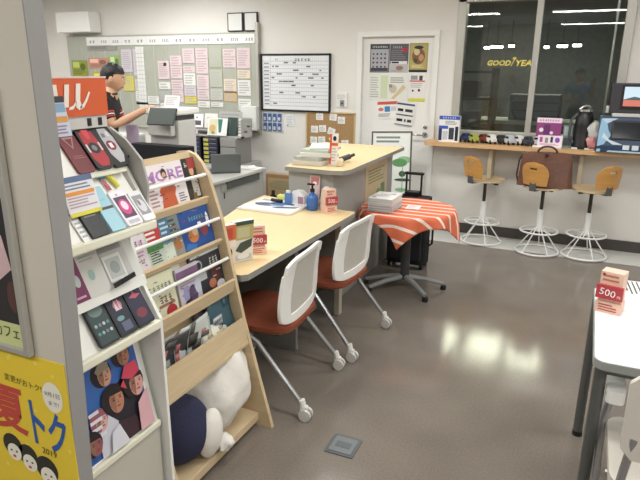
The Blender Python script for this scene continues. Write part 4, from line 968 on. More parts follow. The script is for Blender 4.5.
magazine(0,1.688,.243,.19,[('t','*MORE',.5,.74,.25,mauve,.96),('e',.5,.78,.07,.11,C(40,30,30)),('e',.5,.73,.05,.08,SKIN),('p',[(.28,0),(.34,.3),(.3,.42),(.4,.56),(.6,.58),(.72,.44),(.66,.28),(.68,0)],org),('l',.04,.1,.26,.5,5,C(170,140,140)),('l',.74,.08,.95,.3,4,C(110,110,120))],'white fashion magazine with mauve title and person in orange, top tier',C(234,226,226))
magazine(0,1.935,.083,.19,[('r',0,0,1,1,C(70,60,48)),('r',0,.3,.35,1,C(40,40,38)),('e',.6,.7,.18,.12,SKIN),('r',.42,.75,.95,.98,C(170,60,60)),('r',.4,.1,.9,.55,C(190,184,176)),('r',.3,.0,.6,.2,C(120,96,60)),('t','~1',.2,.85,.12,C(200,190,170))],'dark magazine with a red patch at the far end of the top tier',C(70,60,48))
magazine(0,1.40,.24,.19,[('t','~4',.5,.8,.16,C(150,60,70),.8),('e',.5,.45,.3,.25,C(180,150,130)),('l',.1,.1,.9,.3,3,gry)],'pale magazine mostly hidden behind the phone stand, top tier',C(220,210,206))
def rowlabel(s, k): return s+', '+('second','third','lowest')[k-1]+' tier of the rack'
r2 = [(1.50,.10,[('t','やせ',.5,.25,.12,C(60,50,60),.6),('t','~3',.5,.7,.12,C(150,60,120),.8),('l',.1,.35,.9,.6,3,C(190,150,180))],'white magazine with pink and dark lettering',C(226,216,222),.185),
 (1.60,.09,[('p',[(0,1),(1,1),(1,.6),(.2,.5)],C(190,60,60)),('l',.1,.5,.9,.95,4,wht),('r',0,.35,1,.5,C(80,140,80)),('l',.1,.05,.9,.35,5,C(60,90,70))],'red and green magazine',C(200,210,196),.195),
 (1.69,.06,[('r',0,.0,1,.4,C(210,220,206)),('r',0,.45,1,1,C(70,120,150)),('l',.1,.5,.9,.95,4,C(196,210,220))],'narrow blue and white magazine',C(110,150,160),.2),
 (1.74,.07,[('r',0,.4,1,1,C(120,130,126)),('e',.5,.3,.3,.15,C(180,120,70)),('l',.1,.6,.9,.95,3,C(60,66,70))],'grey magazine with a brown picture',C(150,150,140),.2),
 (1.81,.205,[('r',0,0,1,1,blu2),('t','~6',.55,.74,.1,C(120,180,150),.5,.0),('e',.35,.34,.17,.17,C(206,130,70)),('e',.42,.42,.09,.1,C(226,190,150)),('e',.72,.4,.12,.16,C(150,70,70)),('e',.9,.6,.05,.2,wht),('p',[(.0,.05),(.3,.0),(.4,.1),(.1,.2)],C(60,120,190)),('r',.55,.5,.66,.62,wht)],'blue magazine with an orange animal picture',blu2,.205)]
for y, w, e, l, b_, h in r2: magazine(1, y, w, h, e, rowlabel(l,1), b_, .009)
# thicker bent booklets behind the blue one
magazine(1,1.72,.16,.215,[('r',0,.8,1,1,C(190,200,196))],rowlabel('pale booklet standing behind the narrow magazines',1),C(206,210,196),.003,off=-.004)
r3 = [(1.47,.055,[('r',0,.4,1,.7,C(206,196,90)),('e',.5,.25,.3,.15,C(120,90,60)),('l',.1,.75,.9,.95,2,C(150,140,90))],'yellow booklet',C(206,200,170),.2,0),
 (1.535,.155,[('t','~5',.55,.72,.12,C(90,96,90),.7),('t','~3',.6,.45,.16,C(110,60,60),.5),('e',.72,.16,.2,.14,C(176,50,60)),('r',.3,.3,.9,.36,C(150,110,90)),('l',.05,.05,.35,.3,4,C(120,130,90))],'cream magazine with handwritten style title and red circle',C(214,214,186),.235,0),
 (1.70,.14,[('r',0,.75,1,.92,C(120,90,120)),('e',.35,.35,.2,.2,C(150,150,190)),('e',.6,.3,.2,.22,C(90,70,100)),('e',.85,.45,.15,.2,C(196,200,216)),('p',[(.05,.05),(.4,.1),(.5,.25),(.2,.2)],C(40,46,60)),('l',.1,.55,.9,.7,2,C(170,150,170))],'purple-headed magazine with pale figures',C(196,190,200),.215,.006),
 (1.80,.215,[('r',0,0,1,1,C(44,44,50)),('e',.25,.72,.13,.12,C(150,160,160)),('e',.25,.72,.09,.08,C(44,44,50)),('t','~3',.75,.72,.16,C(206,206,200),.3),('e',.75,.42,.14,.14,C(90,40,40)),('e',.6,.25,.12,.1,C(176,110,80)),('r',.05,.9,.98,.97,C(206,206,206)),('e',.85,.15,.14,.1,C(206,206,210)),('r',.1,.4,.45,.55,C(190,194,200))],'black magazine with round pictures and white lettering',C(44,44,50),.25,-.002)]
for y, w, e, l, b_, h, of in r3: magazine(2, y, w, h, e, rowlabel(l,2), b_, .008, off=of)
magazine(2,1.45,.3,.262,[('r',0,.9,1,1,C(230,230,220))],rowlabel('thin pale newspaper behind the cream magazine',2),C(222,222,206),.003,off=-.004)
# floppy newspapers and leaflets bending over in the lowest tier
def floppy(y, w, h, bend, c1, c2, label, off=0, roll=0, stripes=None):
    (bx_, bz), (tx_, tz_) = tiers[3]['back']; t = MB(); nu, nv = 6, 12; vs = []; fs = []
    for j in range(nv+1):
        v = j/nv
        for i in range(nu+1):
            u = i/nu; xx = bx_+.012+off+bend*v*v*.7-.06*v+.01*math.sin(3*u+5*v+y*9); zz = bz+.008+h*(v-.22*v*v*(bend/.05 if bend > 0 else 0)*.3); yy = y+w*u-roll*v*v
            vs.append((xx,yy,zz))
    for j in range(nv):
        for i in range(nu): fs.append((j*(nu+1)+i, j*(nu+1)+i+1, (j+1)*(nu+1)+i+1, (j+1)*(nu+1)+i))
    t.add(vs, fs, c1)
    rr = random.Random(int(y*1000))
    for _ in range(5):   # printed blocks following the bent sheet
        i0 = rr.randrange(nu-1); j0 = rr.randrange(1,nv-2); di = rr.randint(1,2); dj = rr.randint(1,3)
        q = [vs[a] for a in (j0*(nu+1)+i0, j0*(nu+1)+min(nu,i0+di), min(nv,j0+dj)*(nu+1)+min(nu,i0+di), min(nv,j0+dj)*(nu+1)+i0)]
        t.add([(p[0]+.0035+.0003*_,p[1],p[2]) for p in q], [(0,1,2,3)], rr.choice(c2))
    o = single('newspaper', t, label, 'newspaper', (bx_,y,bz+.006), 'papers in the lowest tier of the rack', smooth=True)
    o.modifiers.new('Solid','SOLIDIFY').thickness = .003
    return o
cA = [C(90,94,90),C(150,154,150),C(60,60,60),C(180,110,110)]; cB = [C(60,100,120),C(40,60,80),C(190,196,200)]
floppy(1.44,.17,.19,.05,C(200,196,190),cA,'reddish-edged newspaper nearest the phone stand, lowest tier',.0,-.05)
floppy(1.52,.15,.20,.07,C(70,72,74),cA,'dark folded newspaper near the phone stand, lowest tier',.02,-.06)
floppy(1.60,.14,.21,.05,C(206,210,206),cA,'pale grey newspaper left of the middle, lowest tier',.03,-.05)
floppy(1.67,.14,.215,.04,C(190,196,190),cA,'grey-green printed paper in the middle, lowest tier',.045,-.03)
floppy(1.75,.11,.235,.03,C(96,84,96),[C(60,50,60),C(130,110,130)],'dark mauve folder right of the middle, lowest tier',.015,-.02)
floppy(1.81,.19,.26,.03,C(206,210,210),[C(180,184,186),C(150,156,160)],'tall white paper towards the far end, lowest tier',.0,-.02)
floppy(1.82,.19,.245,.04,C(60,90,100),cB,'dark teal brochure at the far end of the lowest tier',.03,-.01)
floppy(1.76,.18,.14,.02,C(222,220,206),[C(196,190,160),C(160,160,150)],'short cream booklet in front at the far end, lowest tier',.06,0)

# plush cushion on the bottom shelf (plain stand-in)
t = thing('stuffed_cushion', 'big white stuffed cushion with a navy end on the rack\'s bottom shelf', 'cushion', (-1.36,1.75,.071))
def pl(p):
    q = 1+.035*math.sin(6*p.y+4*p.z)+.025*math.sin(11*p.x+7*p.z)+.02*math.sin(13*p.z-5*p.y); w_ = 1-.30*max(0,p.z)**1.5
    return Vector((p.x*q*w_, p.y*q*w_+.42*p.z, p.z*q))
MB().ball((-1.36,1.875,.272), .15, .145, .195, PLUSH, fn=pl, seg=40, rings=28).build('white_body', t, smooth=True)
MB().ball((-1.36,1.60,.2), .13, .12, .13, NAVY, fn=lambda p: Vector((p.x,p.y+.25*p.z,p.z*(1+.03*math.sin(5*p.y)))), seg=30, rings=20).build('navy_end', t, smooth=True)
MB().ball((-1.25,1.66,.18), .05, .06, .10, PLUSH, fn=lambda p: Vector((p.x,p.y+.3*p.z,p.z)), seg=24, rings=16).build('white_patch', t, smooth=True)
MB().ball((-1.23,1.72,.105), .045, .04, .035, PLUSH, fn=lump, seg=20, rings=14).build('white_tip', t, smooth=True)

# ------------------------------------------------------------------ phone display stand
PW = mat('stand_white', (236,236,230), .35); PC = mat('stand_cream', (234,232,212), .4)
Ya, Yb = .955, 1.305
ps = thing('phone_stand', 'white tiered phone display stand between the pillar and magazine rack', 'display stand', (-1.3,1.13,0))
def pslab(x0, z0, x1, z1, th, m_, name, ya=Ya, yb=Yb, bevel=0, par=None):
    dx, dz = x1-x0, z1-z0; L = math.hypot(dx,dz); nx, nz = dz/L*th, -dx/L*th
    vs = [(x,y,z) for (x,z) in ((x0,z0),(x1,z1),(x1-nx,z1-nz),(x0-nx,z0-nz)) for y in (ya,yb)]
    return MB().add(vs, [(0,1,3,2),(2,3,5,4),(4,5,7,6),(6,7,1,0),(0,2,4,6),(1,7,5,3)], m_).build(name, par or ps, bevel=bevel)
# trays: sloping boards with lips
pslab(-1.235,1.325,-1.335,1.452,.008,PW,'upper_tray'); pslab(-1.232,1.312,-1.24,1.332,.014,PC,'upper_lip',bevel=.003)
pslab(-1.15,1.165,-1.265,1.315,.008,PW,'middle_tray'); MB().box(-1.17,-1.142,Ya,Yb+.01,1.143,1.172,PC).build('middle_lip', ps, bevel=.006)
pslab(-1.20,.985,-1.265,1.13,.008,C(206,206,200),'picture_board'); pslab(-1.192,.962,-1.198,.99,.012,PW,'ledge')
pslab(-1.165,.83,-1.25,.985,.008,PW,'lower_tray'); MB().box(-1.18,-1.155,Ya,Yb+.01,.812,.842,PC).build('lower_lip', ps, bevel=.006)
pslab(-1.195,.475,-1.262,.80,.008,PW,'poster_board'); MB().box(-1.20,-1.18,Ya,Yb,.455,.478,PC).build('bottom_lip', ps, bevel=.004)
SG = mat('stand_grey', (176,174,170), .5)
q = MB(); q.prism([(-1.16,0),(-1.163,.842),(-1.175,.86),(-1.226,.955),(-1.262,1.108),(-1.17,1.142),(-1.165,1.17),(-1.25,1.315),(-1.33,1.45),(-1.36,1.45),(-1.38,0)],-.012,0,PW,frame((0,Yb+.012,0),(1,0,0),(0,0,1)))
q.build('end_panel', ps, bevel=.002)
q = MB(); q.prism([(-1.32,1.435),(-1.26,1.40),(-1.205,1.343),(-1.188,1.27),(-1.2,1.18),(-1.3,1.15),(-1.38,1.15),(-1.38,1.43)],-.008,0,SG,frame((0,Yb+.032,0),(1,0,0),(0,0,1)))
q.build('curved_side_panel', ps)
q = MB()
for x, z, r_ in ((-1.275,1.366,.011),(-1.262,1.345,.009),(-1.245,1.352,.004)): q.e(frame((x,Yb+.0235,z),(1,0,0),(0,0,1)),0,0,r_,r_,C(60,74,72),.001)
q.build('sockets', ps)
MB().box(-1.40,-1.38,Ya,Yb+.012,0,1.45,PW).build('back_panel', ps)
MB().box(-1.20,-1.19,Ya,Yb,.02,.455,C(196,192,180)).build('lower_front', ps)
q = MB().box(-1.33,-1.30,Ya,Yb+.005,1.44,1.475,LGREY)
for y in (1.235,1.275): q.box(-1.3,-1.298,y,y+.014,1.446,1.468,BLACK)
q.build('rail', ps)
# orange sign board
AU = mat('au_orange', (214,96,52), .45)
q = MB().box(-1.315,-1.295,.90,Yb+.008,1.475,1.578,AU); q.box(-1.316,-1.293,.90,Yb+.01,1.578,1.583,C(226,200,190)); sg = q.build('sign_board', ps)
CRM = C(242,232,222); q = MB(); F = FX(-1.294,1.095,1.482)
def stroke(pts, w0, m_=CRM):
    # slanted brush stroke ribbon
    for (a, b_), (c, d_) in zip(pts[:-1], pts[1:]): q.p(F, [(a*1.12-w0,b_*1.12),(a*1.12+w0,b_*1.12),(c*1.12+w0,d_*1.12),(c*1.12-w0,d_*1.12)], m_, .001)
q.M = Matrix.Identity(4)
for pts in ([(.025,.080),(.041,.080),(.043,.020),(.032,.020)], [(.067,.080),(.083,.080),(.074,.020),(.058,.020)], [(.107,.082),(.123,.082),(.116,.036),(.122,.018),(.110,.010),(.100,.018),(.099,.036)],
            [(.116,.012),(.128,.017),(.142,.036),(.155,.058),(.149,.060),(.136,.040),(.124,.026),(.114,.020)], [(.074,.012),(.090,.014),(.103,.030),(.101,.038),(.090,.024),(.076,.019)]):
    q.p(F, pts, CRM, .001)
q.build('sign_lettering', sg)

def on_slope(x0, z0, x1, z1):   # frame factory on a tray: origin at y, given height along the slope
    up = Vector((x1-x0,0,z1-z0)).normalized(); n = Vector((up.z,0,-up.x))
    def g(y, s, lift=.001): o = Vector((x0,y,z0))+up*s+n*lift; return frame(tuple(o),(0,1,0),tuple(up))
    return g
T1 = on_slope(-1.235,1.325,-1.335,1.452); T2 = on_slope(-1.15,1.168,-1.265,1.315); T3 = on_slope(-1.20,.988,-1.265,1.13); T4 = on_slope(-1.165,.842,-1.25,.985); T5 = on_slope(-1.195,.478,-1.262,.80)
def phone(F, w, h, body, els, label, th=.009, name='phone', cat='phone', group='phones on the display stand', rr=.008):
    t = MB(); t.M = F @ Matrix.Translation((w/2,h/2,0)); t.rbox(w,h,th,rr,body); t.M = Matrix.Identity(4)
    t.art(F @ Matrix.Translation((0,0,th)), w, h, els, .0002)
    return single(name, t, label, cat, tuple(F.translation), group, bevel=.001)
dred = C(112,34,42)
phone(T1(1.125,.002),.06,.125,dred,[('p',[(.2,.92),(.85,.92),(.5,.6)],C(170,120,120)),('p',[(.32,.87),(.72,.87),(.5,.67)],dred),('l',.2,.35,.9,.45,2,C(160,90,96))],'dark red phone package at the left of the upper tray',.006,'phone_case','phone case','red and black cases on the upper tray')
phone(T1(1.188,.002),.064,.135,BLACK,[('p',[(.15,.9),(.85,.9),(.92,.7),(.92,.2),(.75,.05),(.3,.05),(.1,.25),(.1,.7)],C(170,34,44)),('e',.5,.5,.3,.14,BLACK),('e',.5,.5,.14,.07,C(120,120,130)),('p',[(.3,.95),(.7,.95),(.6,.72),(.4,.72)],C(206,60,70)),('r',.1,.4,.2,.6,C(220,200,200)),('r',.82,.42,.92,.62,C(220,200,200))],'black phone case with red armour pattern, middle of the upper tray',.012,'phone_case','phone case','red and black cases on the upper tray',.012)
phone(T1(1.252,.0),.064,.14,BLACK,[('p',[(.25,.92),(.75,.92),(.92,.7),(.92,.25),(.7,.08),(.4,.08),(.2,.3),(.2,.7)],C(176,176,180)),('e',.52,.5,.27,.12,C(130,30,44)),('r',.42,.44,.62,.56,C(230,230,232)),('r',.3,.7,.5,.8,C(110,112,120)),('r',.6,.72,.75,.84,C(206,206,210))],'black phone case with silver armour pattern, right on the upper tray',.012,'phone_case','phone case','red and black cases on the upper tray',.012)
phone(T2(1.065,.002),.062,.135,C(30,32,34),[('l',.15,.42,.85,.5,1,C(110,110,110))],'plain black box lying on the middle tray',.012,'phone_box','phone box','boxes on the middle tray',.002)
phone(T2(1.135,.002),.052,.14,C(160,204,218),[('r',0,.48,1,.54,C(60,66,70)),('t','~5',.5,.7,.05,C(130,180,196),.5)],'pale blue box beside the black box on the middle tray',.012,'phone_box','phone box','boxes on the middle tray',.002)
phone(T2(1.196,.002),.06,.115,C(238,236,240),[('r',.1,.22,.9,.82,C(90,60,90)),('e',.5,.52,.34,.22,C(206,70,130)),('e',.5,.56,.2,.13,C(244,214,230)),('e',.4,.88,.05,.03,gry),('r',.15,.05,.85,.15,C(190,190,200))],'white phone with a round pink picture on its screen',.012,'handset')
phone(T2(1.262,.002),.05,.1,C(232,232,234),[('r',.1,.2,.9,.85,C(150,150,156)),('e',.5,.5,.3,.22,C(210,210,214)),('e',.4,.6,.1,.1,C(120,120,126))],'white phone with a grey picture at the end of the middle tray',.012,'handset')
# fobs and cords above them
q = thing('ear_cord', 'small teal and pink corded gadget above the pink-screen phone', 'gadget', tuple(T2(1.215,.13).translation))
MB().tube([T2(1.216,.125,.006)@Vector((0,0,0)), T2(1.212,.165,.006)@Vector((0,0,0))], .003, C(220,110,130), seg=6).tube([T2(1.224,.125,.006)@Vector((0,0,0)), T2(1.22,.165,.006)@Vector((0,0,0))], .003, C(200,150,160), seg=6).build('cord', q)
MB().tube([T2(1.216,.162,.008)@Vector((0,0,0)), T2(1.216,.185,.008)@Vector((0,0,0))], .008, C(60,160,170)).build('cap', q, smooth=True)
single('yellow_charm', MB().tube([T2(1.255,.13,.007)@Vector((0,0,0)), T2(1.238,.185,.007)@Vector((0,0,0))], .007, C(230,224,90), r2=.010), 'small yellow stick-shaped charm on the middle tray', 'charm', tuple(T2(1.255,.13).translation), smooth=True)
def card(F, w, h, els, label, bg=wht, cat='price card', name='price_card', group=None):
    return sheet(name, F, w, h, els, label, bg, cat, group, th=.002)
card(frame((-1.18,1.035,1.232),(0,1,0),(-.3,0,1)), .105, .105, [('r',0,.85,1,1,C(90,110,150)),('l',.05,.65,.95,.82,2,C(120,130,150)),('r',.05,.52,.95,.62,C(230,150,60)),('l',.05,.2,.95,.5,4,C(190,160,170)),('r',0,.0,1,.1,C(226,214,70))], 'white and orange price card standing above the black box', C(228,228,232))
card(frame((-1.26,1.085,1.43),(0,1,0),(-.2,0,1)), .055, .105, [('r',0,.84,1,1,BLACK),('r',.05,.6,.95,.82,C(130,160,190)),('r',.05,.35,.95,.5,C(210,150,70)),('l',.05,.05,.95,.3,3,C(150,120,150))], 'narrow price card with black top in front of the orange sign', C(196,206,220))
card(T2(1.04,.0,.003), .03, .10, [('l',.1,.1,.9,.9,6,C(170,176,180))], 'narrow white card left of the black box on the middle tray')
card(frame((-1.225,1.19,.955),(0,1,0),(-.3,0,1)), .075, .045, [('r',0,0,1,.45,C(226,214,60)),('l',.05,.55,.95,.9,2,C(170,170,190))], 'white and yellow price card above the right dark phone', C(206,206,216))
# tray 3 contents
card(T3(1.03,.0,.004), .055, .13, [('e',.6,.45,.2,.14,C(180,190,190)),('l',.2,.05,.8,.15,1,C(200,160,180))], 'deep purple leaflet at the left under the middle tray', C(110,30,80), 'leaflet', 'leaflet')
card(T3(1.085,.0,.004), .09, .135, [('e',.35,.45,.13,.12,C(150,180,172)),('l',.1,.75,.9,.9,2,C(170,170,166))], 'pale grey leaflet with a small green mark on the stand', C(206,204,198), 'leaflet', 'leaflet')
card(T3(1.165,.012,.004), .1, .12, [('r',.05,.05,.75,.7,C(226,226,222)),('r',.12,.12,.68,.62,C(186,190,186)),('e',.4,.38,.18,.16,C(150,160,154)),('r',.0,.8,.9,.98,C(150,150,148))], 'grey leaflet with a framed sketch on the stand', C(190,190,186), 'leaflet', 'leaflet')
F = frame((-1.185,1.165,.995),(0,1,.12),(-.2,0,1)); t = MB(); t.M = F; t.box(0,.085,0,.014,-.002,.003,BLACK); single('black_label', t, 'narrow black label strip below the framed sketch leaflet', 'label', (-1.185,1.165,.995))
PB = C(28,30,34)
apps = [('e',.2+.2*i,.26+.16*j,.07,.035,C(*[(90,150,140),(150,180,170),(120,130,150),(200,200,200)][(i+j)%4])) for i in range(4) for j in (0,1)]
phone(T4(1.07,.004),.072,.15,PB,[('r',.06,.05,.94,.95,C(46,66,66)),('e',.5,.7,.35,.12,C(110,130,126)),('r',.1,.84,.75,.9,C(226,226,226))]+apps,'dark phone with rows of app icons, left on the lower tray')
phone(T4(1.147,.004),.07,.155,PB,[('r',.06,.05,.94,.95,C(34,40,56)),('e',.55,.6,.24,.1,C(190,120,130)),('p',[(.35,.5),(.45,.72),(.55,.5)],C(220,206,210)),('p',[(.55,.5),(.65,.74),(.72,.5)],C(220,180,190)),('e',.4,.34,.2,.05,C(110,150,150)),('r',.3,.08,.8,.26,C(90,96,120)),('e',.3,.8,.2,.05,C(50,70,110))],'dark phone with a pale pink shape on screen, middle of the lower tray')
phone(T4(1.222,.004),.07,.16,PB,[('r',.06,.05,.94,.95,C(40,40,66)),('p',[(.2,.6),(.5,.66),(.45,.82),(.6,.64),(.9,.6),(.55,.55)],C(190,90,110)),('e',.5,.25,.3,.1,C(120,50,60)),('e',.75,.8,.12,.1,C(110,120,160)),('e',.3,.85,.15,.06,C(60,90,150))],'dark phone with red and violet picture, right on the lower tray')
# poster with a crowd of supporters: generic figures
q = MB(); F = T5(1.0,.002,.004); q.M = F; q.box(0,.285,0,.325,-.003,.0,wht); q.M = Matrix.Identity(4)
w, h = .285, .325; sk1 = C(206,160,136); sk2 = C(186,130,104); bh = C(34,28,30)
def head(cx, cy, s, sk, hair, extra=None):
    dk_ = C(150,104,86)
    return [('e',cx-.02*s,cy+.02*s,.15*s,.14*s,hair),('e',cx+.02*s,cy-.01*s,.095*s,.115*s,sk),('p',[(cx+.02*s,cy+.1*s),(cx-.06*s,cy+.06*s),(cx-.07*s,cy-.04*s),(cx-.02*s,cy-.115*s),(cx-.0*s,cy-.05*s)],dk_),('p',[(cx-.12*s,cy+.04*s),(cx-.08*s,cy+.1*s),(cx+.0*s,cy+.15*s),(cx+.12*s,cy+.08*s),(cx+.1*s,cy+.045*s),(cx-.06*s,cy+.06*s)],hair),
      ('e',cx-.02*s,cy+.005*s,.018*s,.006*s,bh),('e',cx+.07*s,cy+.005*s,.016*s,.006*s,bh),('r',cx-.04*s,cy+.022*s,cx+.0*s,cy+.028*s,bh),('r',cx+.05*s,cy+.022*s,cx+.09*s,cy+.028*s,bh),('p',[(cx+.03*s,cy+.0*s),(cx+.045*s,cy-.035*s),(cx+.02*s,cy-.037*s)],dk_),('e',cx+.03*s,cy-.062*s,.026*s,.007*s,C(124,60,58))]
els = [('r',.02,.02,.97,.98,C(46,92,160)),('p',[(.02,.7),(.5,.98),(.97,.98),(.97,.6),(.02,.35)],C(60,104,176)),('p',[(.02,.5),(.18,.3),(.2,.3),(.06,.52)],C(30,60,120))]
els += [('p',[(.35,.1),(.5,.55),(.7,.62),(.9,.45),(.97,.2),(.97,.02),(.35,.02)],C(40,36,46))]
els += head(.47,.74,.95,sk1,bh)+[('p',[(.37,.80),(.45,.87),(.56,.84),(.56,.78),(.4,.76)],C(150,140,120))]
els += head(.77,.82,.9,sk2,bh)
els += [('p',[(.2,.02),(.22,.3),(.36,.4),(.46,.3),(.6,.15),(.6,.02)],C(206,206,216)),('p',[(.45,.02),(.5,.25),(.75,.2),(.8,.02)],C(60,40,50))]
els += head(.28,.36,.8,C(216,170,160),C(150,90,100))+[('l',.15,.2,.32,.5,4,C(220,220,230))]
els += head(.52,.46,1.05,sk2,bh)
els += head(.83,.5,1.05,C(214,160,150),bh)+[('p',[(.66,.62),(.74,.72),(.9,.72),(.93,.6),(.8,.56)],C(206,70,90)),('p',[(.62,.55),(.68,.6),(.7,.5)],C(206,70,90)),('p',[(.75,.02),(.8,.3),(.97,.4),(.97,.02)],C(216,170,176))]
els += head(.12,.2,.85,C(150,90,90),bh)
els += [('p',[(.3,.02),(.36,.2),(.48,.24),(.56,.02)],C(216,216,224))]
q.art(F, w, h, els, .0005); single('supporters_poster', q, 'blue poster of cheering people in caps at the foot of the phone stand', 'poster', tuple(F.translation))

# ------------------------------------------------------------------ posters on the pillar
fp = thing('framed_poster', 'grey-framed dark poster with a pink shape hung on the beige pillar', 'poster frame', (-1.45,.845,1.15))
FF = frame((-1.75,.843,.955),(1,0,0),(0,0,1)); q = MB(); q.M = FF; q.box(0,.595,0,.6,-.006,.0,C(50,48,50)); q.M = Matrix.Identity(4)
q.r(FF,0,0,.595,.06,C(206,212,150),.001); q.r(FF,0,.37,.595,.6,C(204,208,130),.001)
q.p(FF,[(.2,.12),(.48,.13),(.578,.2),(.56,.28),(.5,.33),(.2,.36)],C(216,184,186),.0012); q.e(FF,.57,.13,.02,.04,C(90,60,56),.0014)
q.t(FF,'ーカフェ',.515,.036,.03,C(60,56,40),.002,w=.115); q.build('print', fp)
q = MB(); q.M = FF
for a in ((.592,.61,-.015,.615),(-.015,.0,-.015,.615)): q.box(a[0],a[1],a[2],a[3],-.004,.012,ALU)
q.box(0,.592,-.015,0,-.004,.012,ALU); q.box(0,.592,.6,.615,-.004,.012,ALU); q.build('frame', fp, bevel=.002)
PYL = mat('poster_yellow', (236,206,60), .55)
FP = frame((-1.463,.8488,.50),(1,0,0),(0,0,1)); q = MB(); q.M = FP; q.box(0,.415,0,.435,-.001,.001,PYL); q.M = Matrix.Identity(4)
pr = C(196,74,64); pb = C(44,92,168); kk = C(46,44,40)
q.e(FP,.362,.335,.034,.042,C(240,236,222),.0015); q.t(FP,'9月1日',.362,.342,.013,kk,.002,w=.05); q.t(FP,'まで!',.364,.318,.012,kk,.002,w=.034)
q.t(FP,'変更がおトク!',.262,.352,.02,kk,.002,w=.13,rot=-.04)
q.t(FP,'*夏',.195,.26,.135,pr,.002,w=.125)
q.t(FP,'*ト',.297,.245,.125,pb,.002,w=.045,rot=.03); q.t(FP,'*ク',.362,.232,.12,pb,.002,w=.062,rot=-.08)
q.t(FP,'2019',.325,.168,.018,kk,.003,w=.05,rot=-.05)
for cx, cy, s in ((.185,.135,1),(.24,.118,1),(.305,.098,1.1)):
    q.e(FP,cx,cy+.012*s,.036*s,.035*s,kk,.0015+.0003*s); q.e(FP,cx+.004,cy-.008*s,.026*s,.026*s,C(244,238,220),.0025); q.e(FP,cx-.006,cy-.004,.004,.003,kk,.003); q.e(FP,cx+.014,cy-.004,.004,.003,kk,.003); q.e(FP,cx+.003,cy-.02,.006,.004,pr,.003)
for i in range(14): q.e(FP,R.uniform(.05,.4),R.uniform(.05,.42),.006,.006,C(240,220,96),.0012)
single('yellow_poster', q, 'yellow summer sale poster with red and blue lettering on the pillar', 'poster', (-1.25,.842,.5))

# ------------------------------------------------------------------ white table on the right, chair and papers
wt = thing('meeting_table', 'white table with grey edge and grey legs on the right', 'table', (.5,2.25,0))
X0, X1, A0, A1 = .108, 1.3, 1.875, 2.62
q = MB(); q.M = Matrix.Translation(((X0+X1)/2,(A0+A1)/2,.69)); q.rbox(X1-X0,A1-A0,.028,.04,mat('table_edge_grey',(150,152,150),.45)); q.M = Matrix.Translation(((X0+X1)/2,(A0+A1)/2,.7178)); q.rbox(X1-X0-.008,A1-A0-.008,.0022,.037,mat('table_white',(240,240,242),.3)); q.build('table_top', wt)
for x, y in ((X0+.03,A0+.07),(X0+.02,A1-.03),(X1-.06,A0+.06),(X1-.06,A1-.06)):
    lg = MB().tube([(x,y,.02),(x,y,.69)], .02, mat('leg_grey',(96,98,96),.35,metal=.3), seg=12).build('leg', wt, smooth=True); MB().lathe([(.022,0),(.022,.022)], BLACK, Matrix.Translation((x,y,0)), seg=12).build('foot_cap', lg)
MB().box(X0+.04,X1-.04,A0+.08,A0+.1,.64,.69,C(110,112,110)).build('apron', wt)
MB().box(X0+.04,X1-.04,A1-.1,A1-.08,.64,.69,C(110,112,110)).build('apron', wt)
price_pop(.16,2.34,.721,-.28,'pink box display with a red 500 sign on the white table',1.12)
sheet('printed_notice', FZ(.245,2.55,.7215,.08), .2, .2, [('r',.03+.09*i,.1+.05*(i%2),.065+.09*i,.95,C(70,70,74)) for i in range(10)], 'white printed sheet with dark vertical lines on the white table', cat='paper')
# folding chair tucked under the right table
c2 = thing('side_chair', 'white plastic chair with patterned back tucked at the white table', 'chair', (.36,1.84,0), rz=0)
def rr(name, pts, r_, m_, **k): return MB().tube(pts, r_, m_).build(name, c2, smooth=True, **k)
q = MB(); F = frame((.19,1.60,.575),(1,-.02,0),(.02,.10,1)); q.M = F
q.prism([(.0,.03),(.03,0),(.36,0),(.39,.03),(.385,.22),(.36,.25),(.03,.25),(.0,.22)],-.012,.012,mat('beige_plastic',(206,200,190),.45)); q.build('backrest', c2, bevel=.008)
q = MB(); q.M = F
for i in range(5):
    for j in range(6): q.box(.06+i*.055,.095+i*.055,.035+j*.033,.055+j*.033,-.0135,.0135,C(60,62,54) if (i+j)%2 else C(150,146,130))
q.build('pattern', c2)
q = MB(); q.M = Matrix.Translation((.385,1.84,.42)); q.rbox(.40,.40,.03,.06,mat('beige_plastic',(206,200,190),.45)); q.build('seat', c2, bevel=.008)
q = MB(); q.M = Matrix.Translation((.19,1.985,.565)); q.rbox(.058,.17,.045,.02,WHITE); q.build('arm_pad', c2, bevel=.012, seg=3)
rr('arm_tube', [(.19,2.0,.57),(.17,1.98,.45),(.172,1.90,.25),(.18,1.88,.0)], .012, STEEL)
rr('back_post', [(.22,1.60,.64),(.2,1.61,.42),(.17,1.56,.0)], .012, STEEL); rr('back_post', [(.55,1.60,.64),(.57,1.61,.42),(.6,1.56,.0)], .012, STEEL)
rr('leg', [(.59,2.0,.42),(.6,2.06,.0)], .012, STEEL)
rr('cross_bar', [(.18,1.75,.41),(.59,1.75,.41)], .01, STEEL)

# ------------------------------------------------------------------ floor hatch
fh = thing('floor_outlet', 'square grey floor outlet cover set flush in the floor', 'floor outlet', (-.81,2.02,0))
q = MB(); q.M = Matrix.Translation((-.815,2.045,.0)) @ Matrix.Rotation(.02,4,'Z'); q.rbox(.135,.14,.004,.008,C(84,90,92)); q.build('rim', fh)
q = MB(); q.M = Matrix.Translation((-.815,2.045,.004)) @ Matrix.Rotation(.02,4,'Z'); q.rbox(.105,.11,.002,.006,C(112,118,120)); q.rbox(.07,.04,.003,.004,C(90,96,98)); q.build('lid', fh)

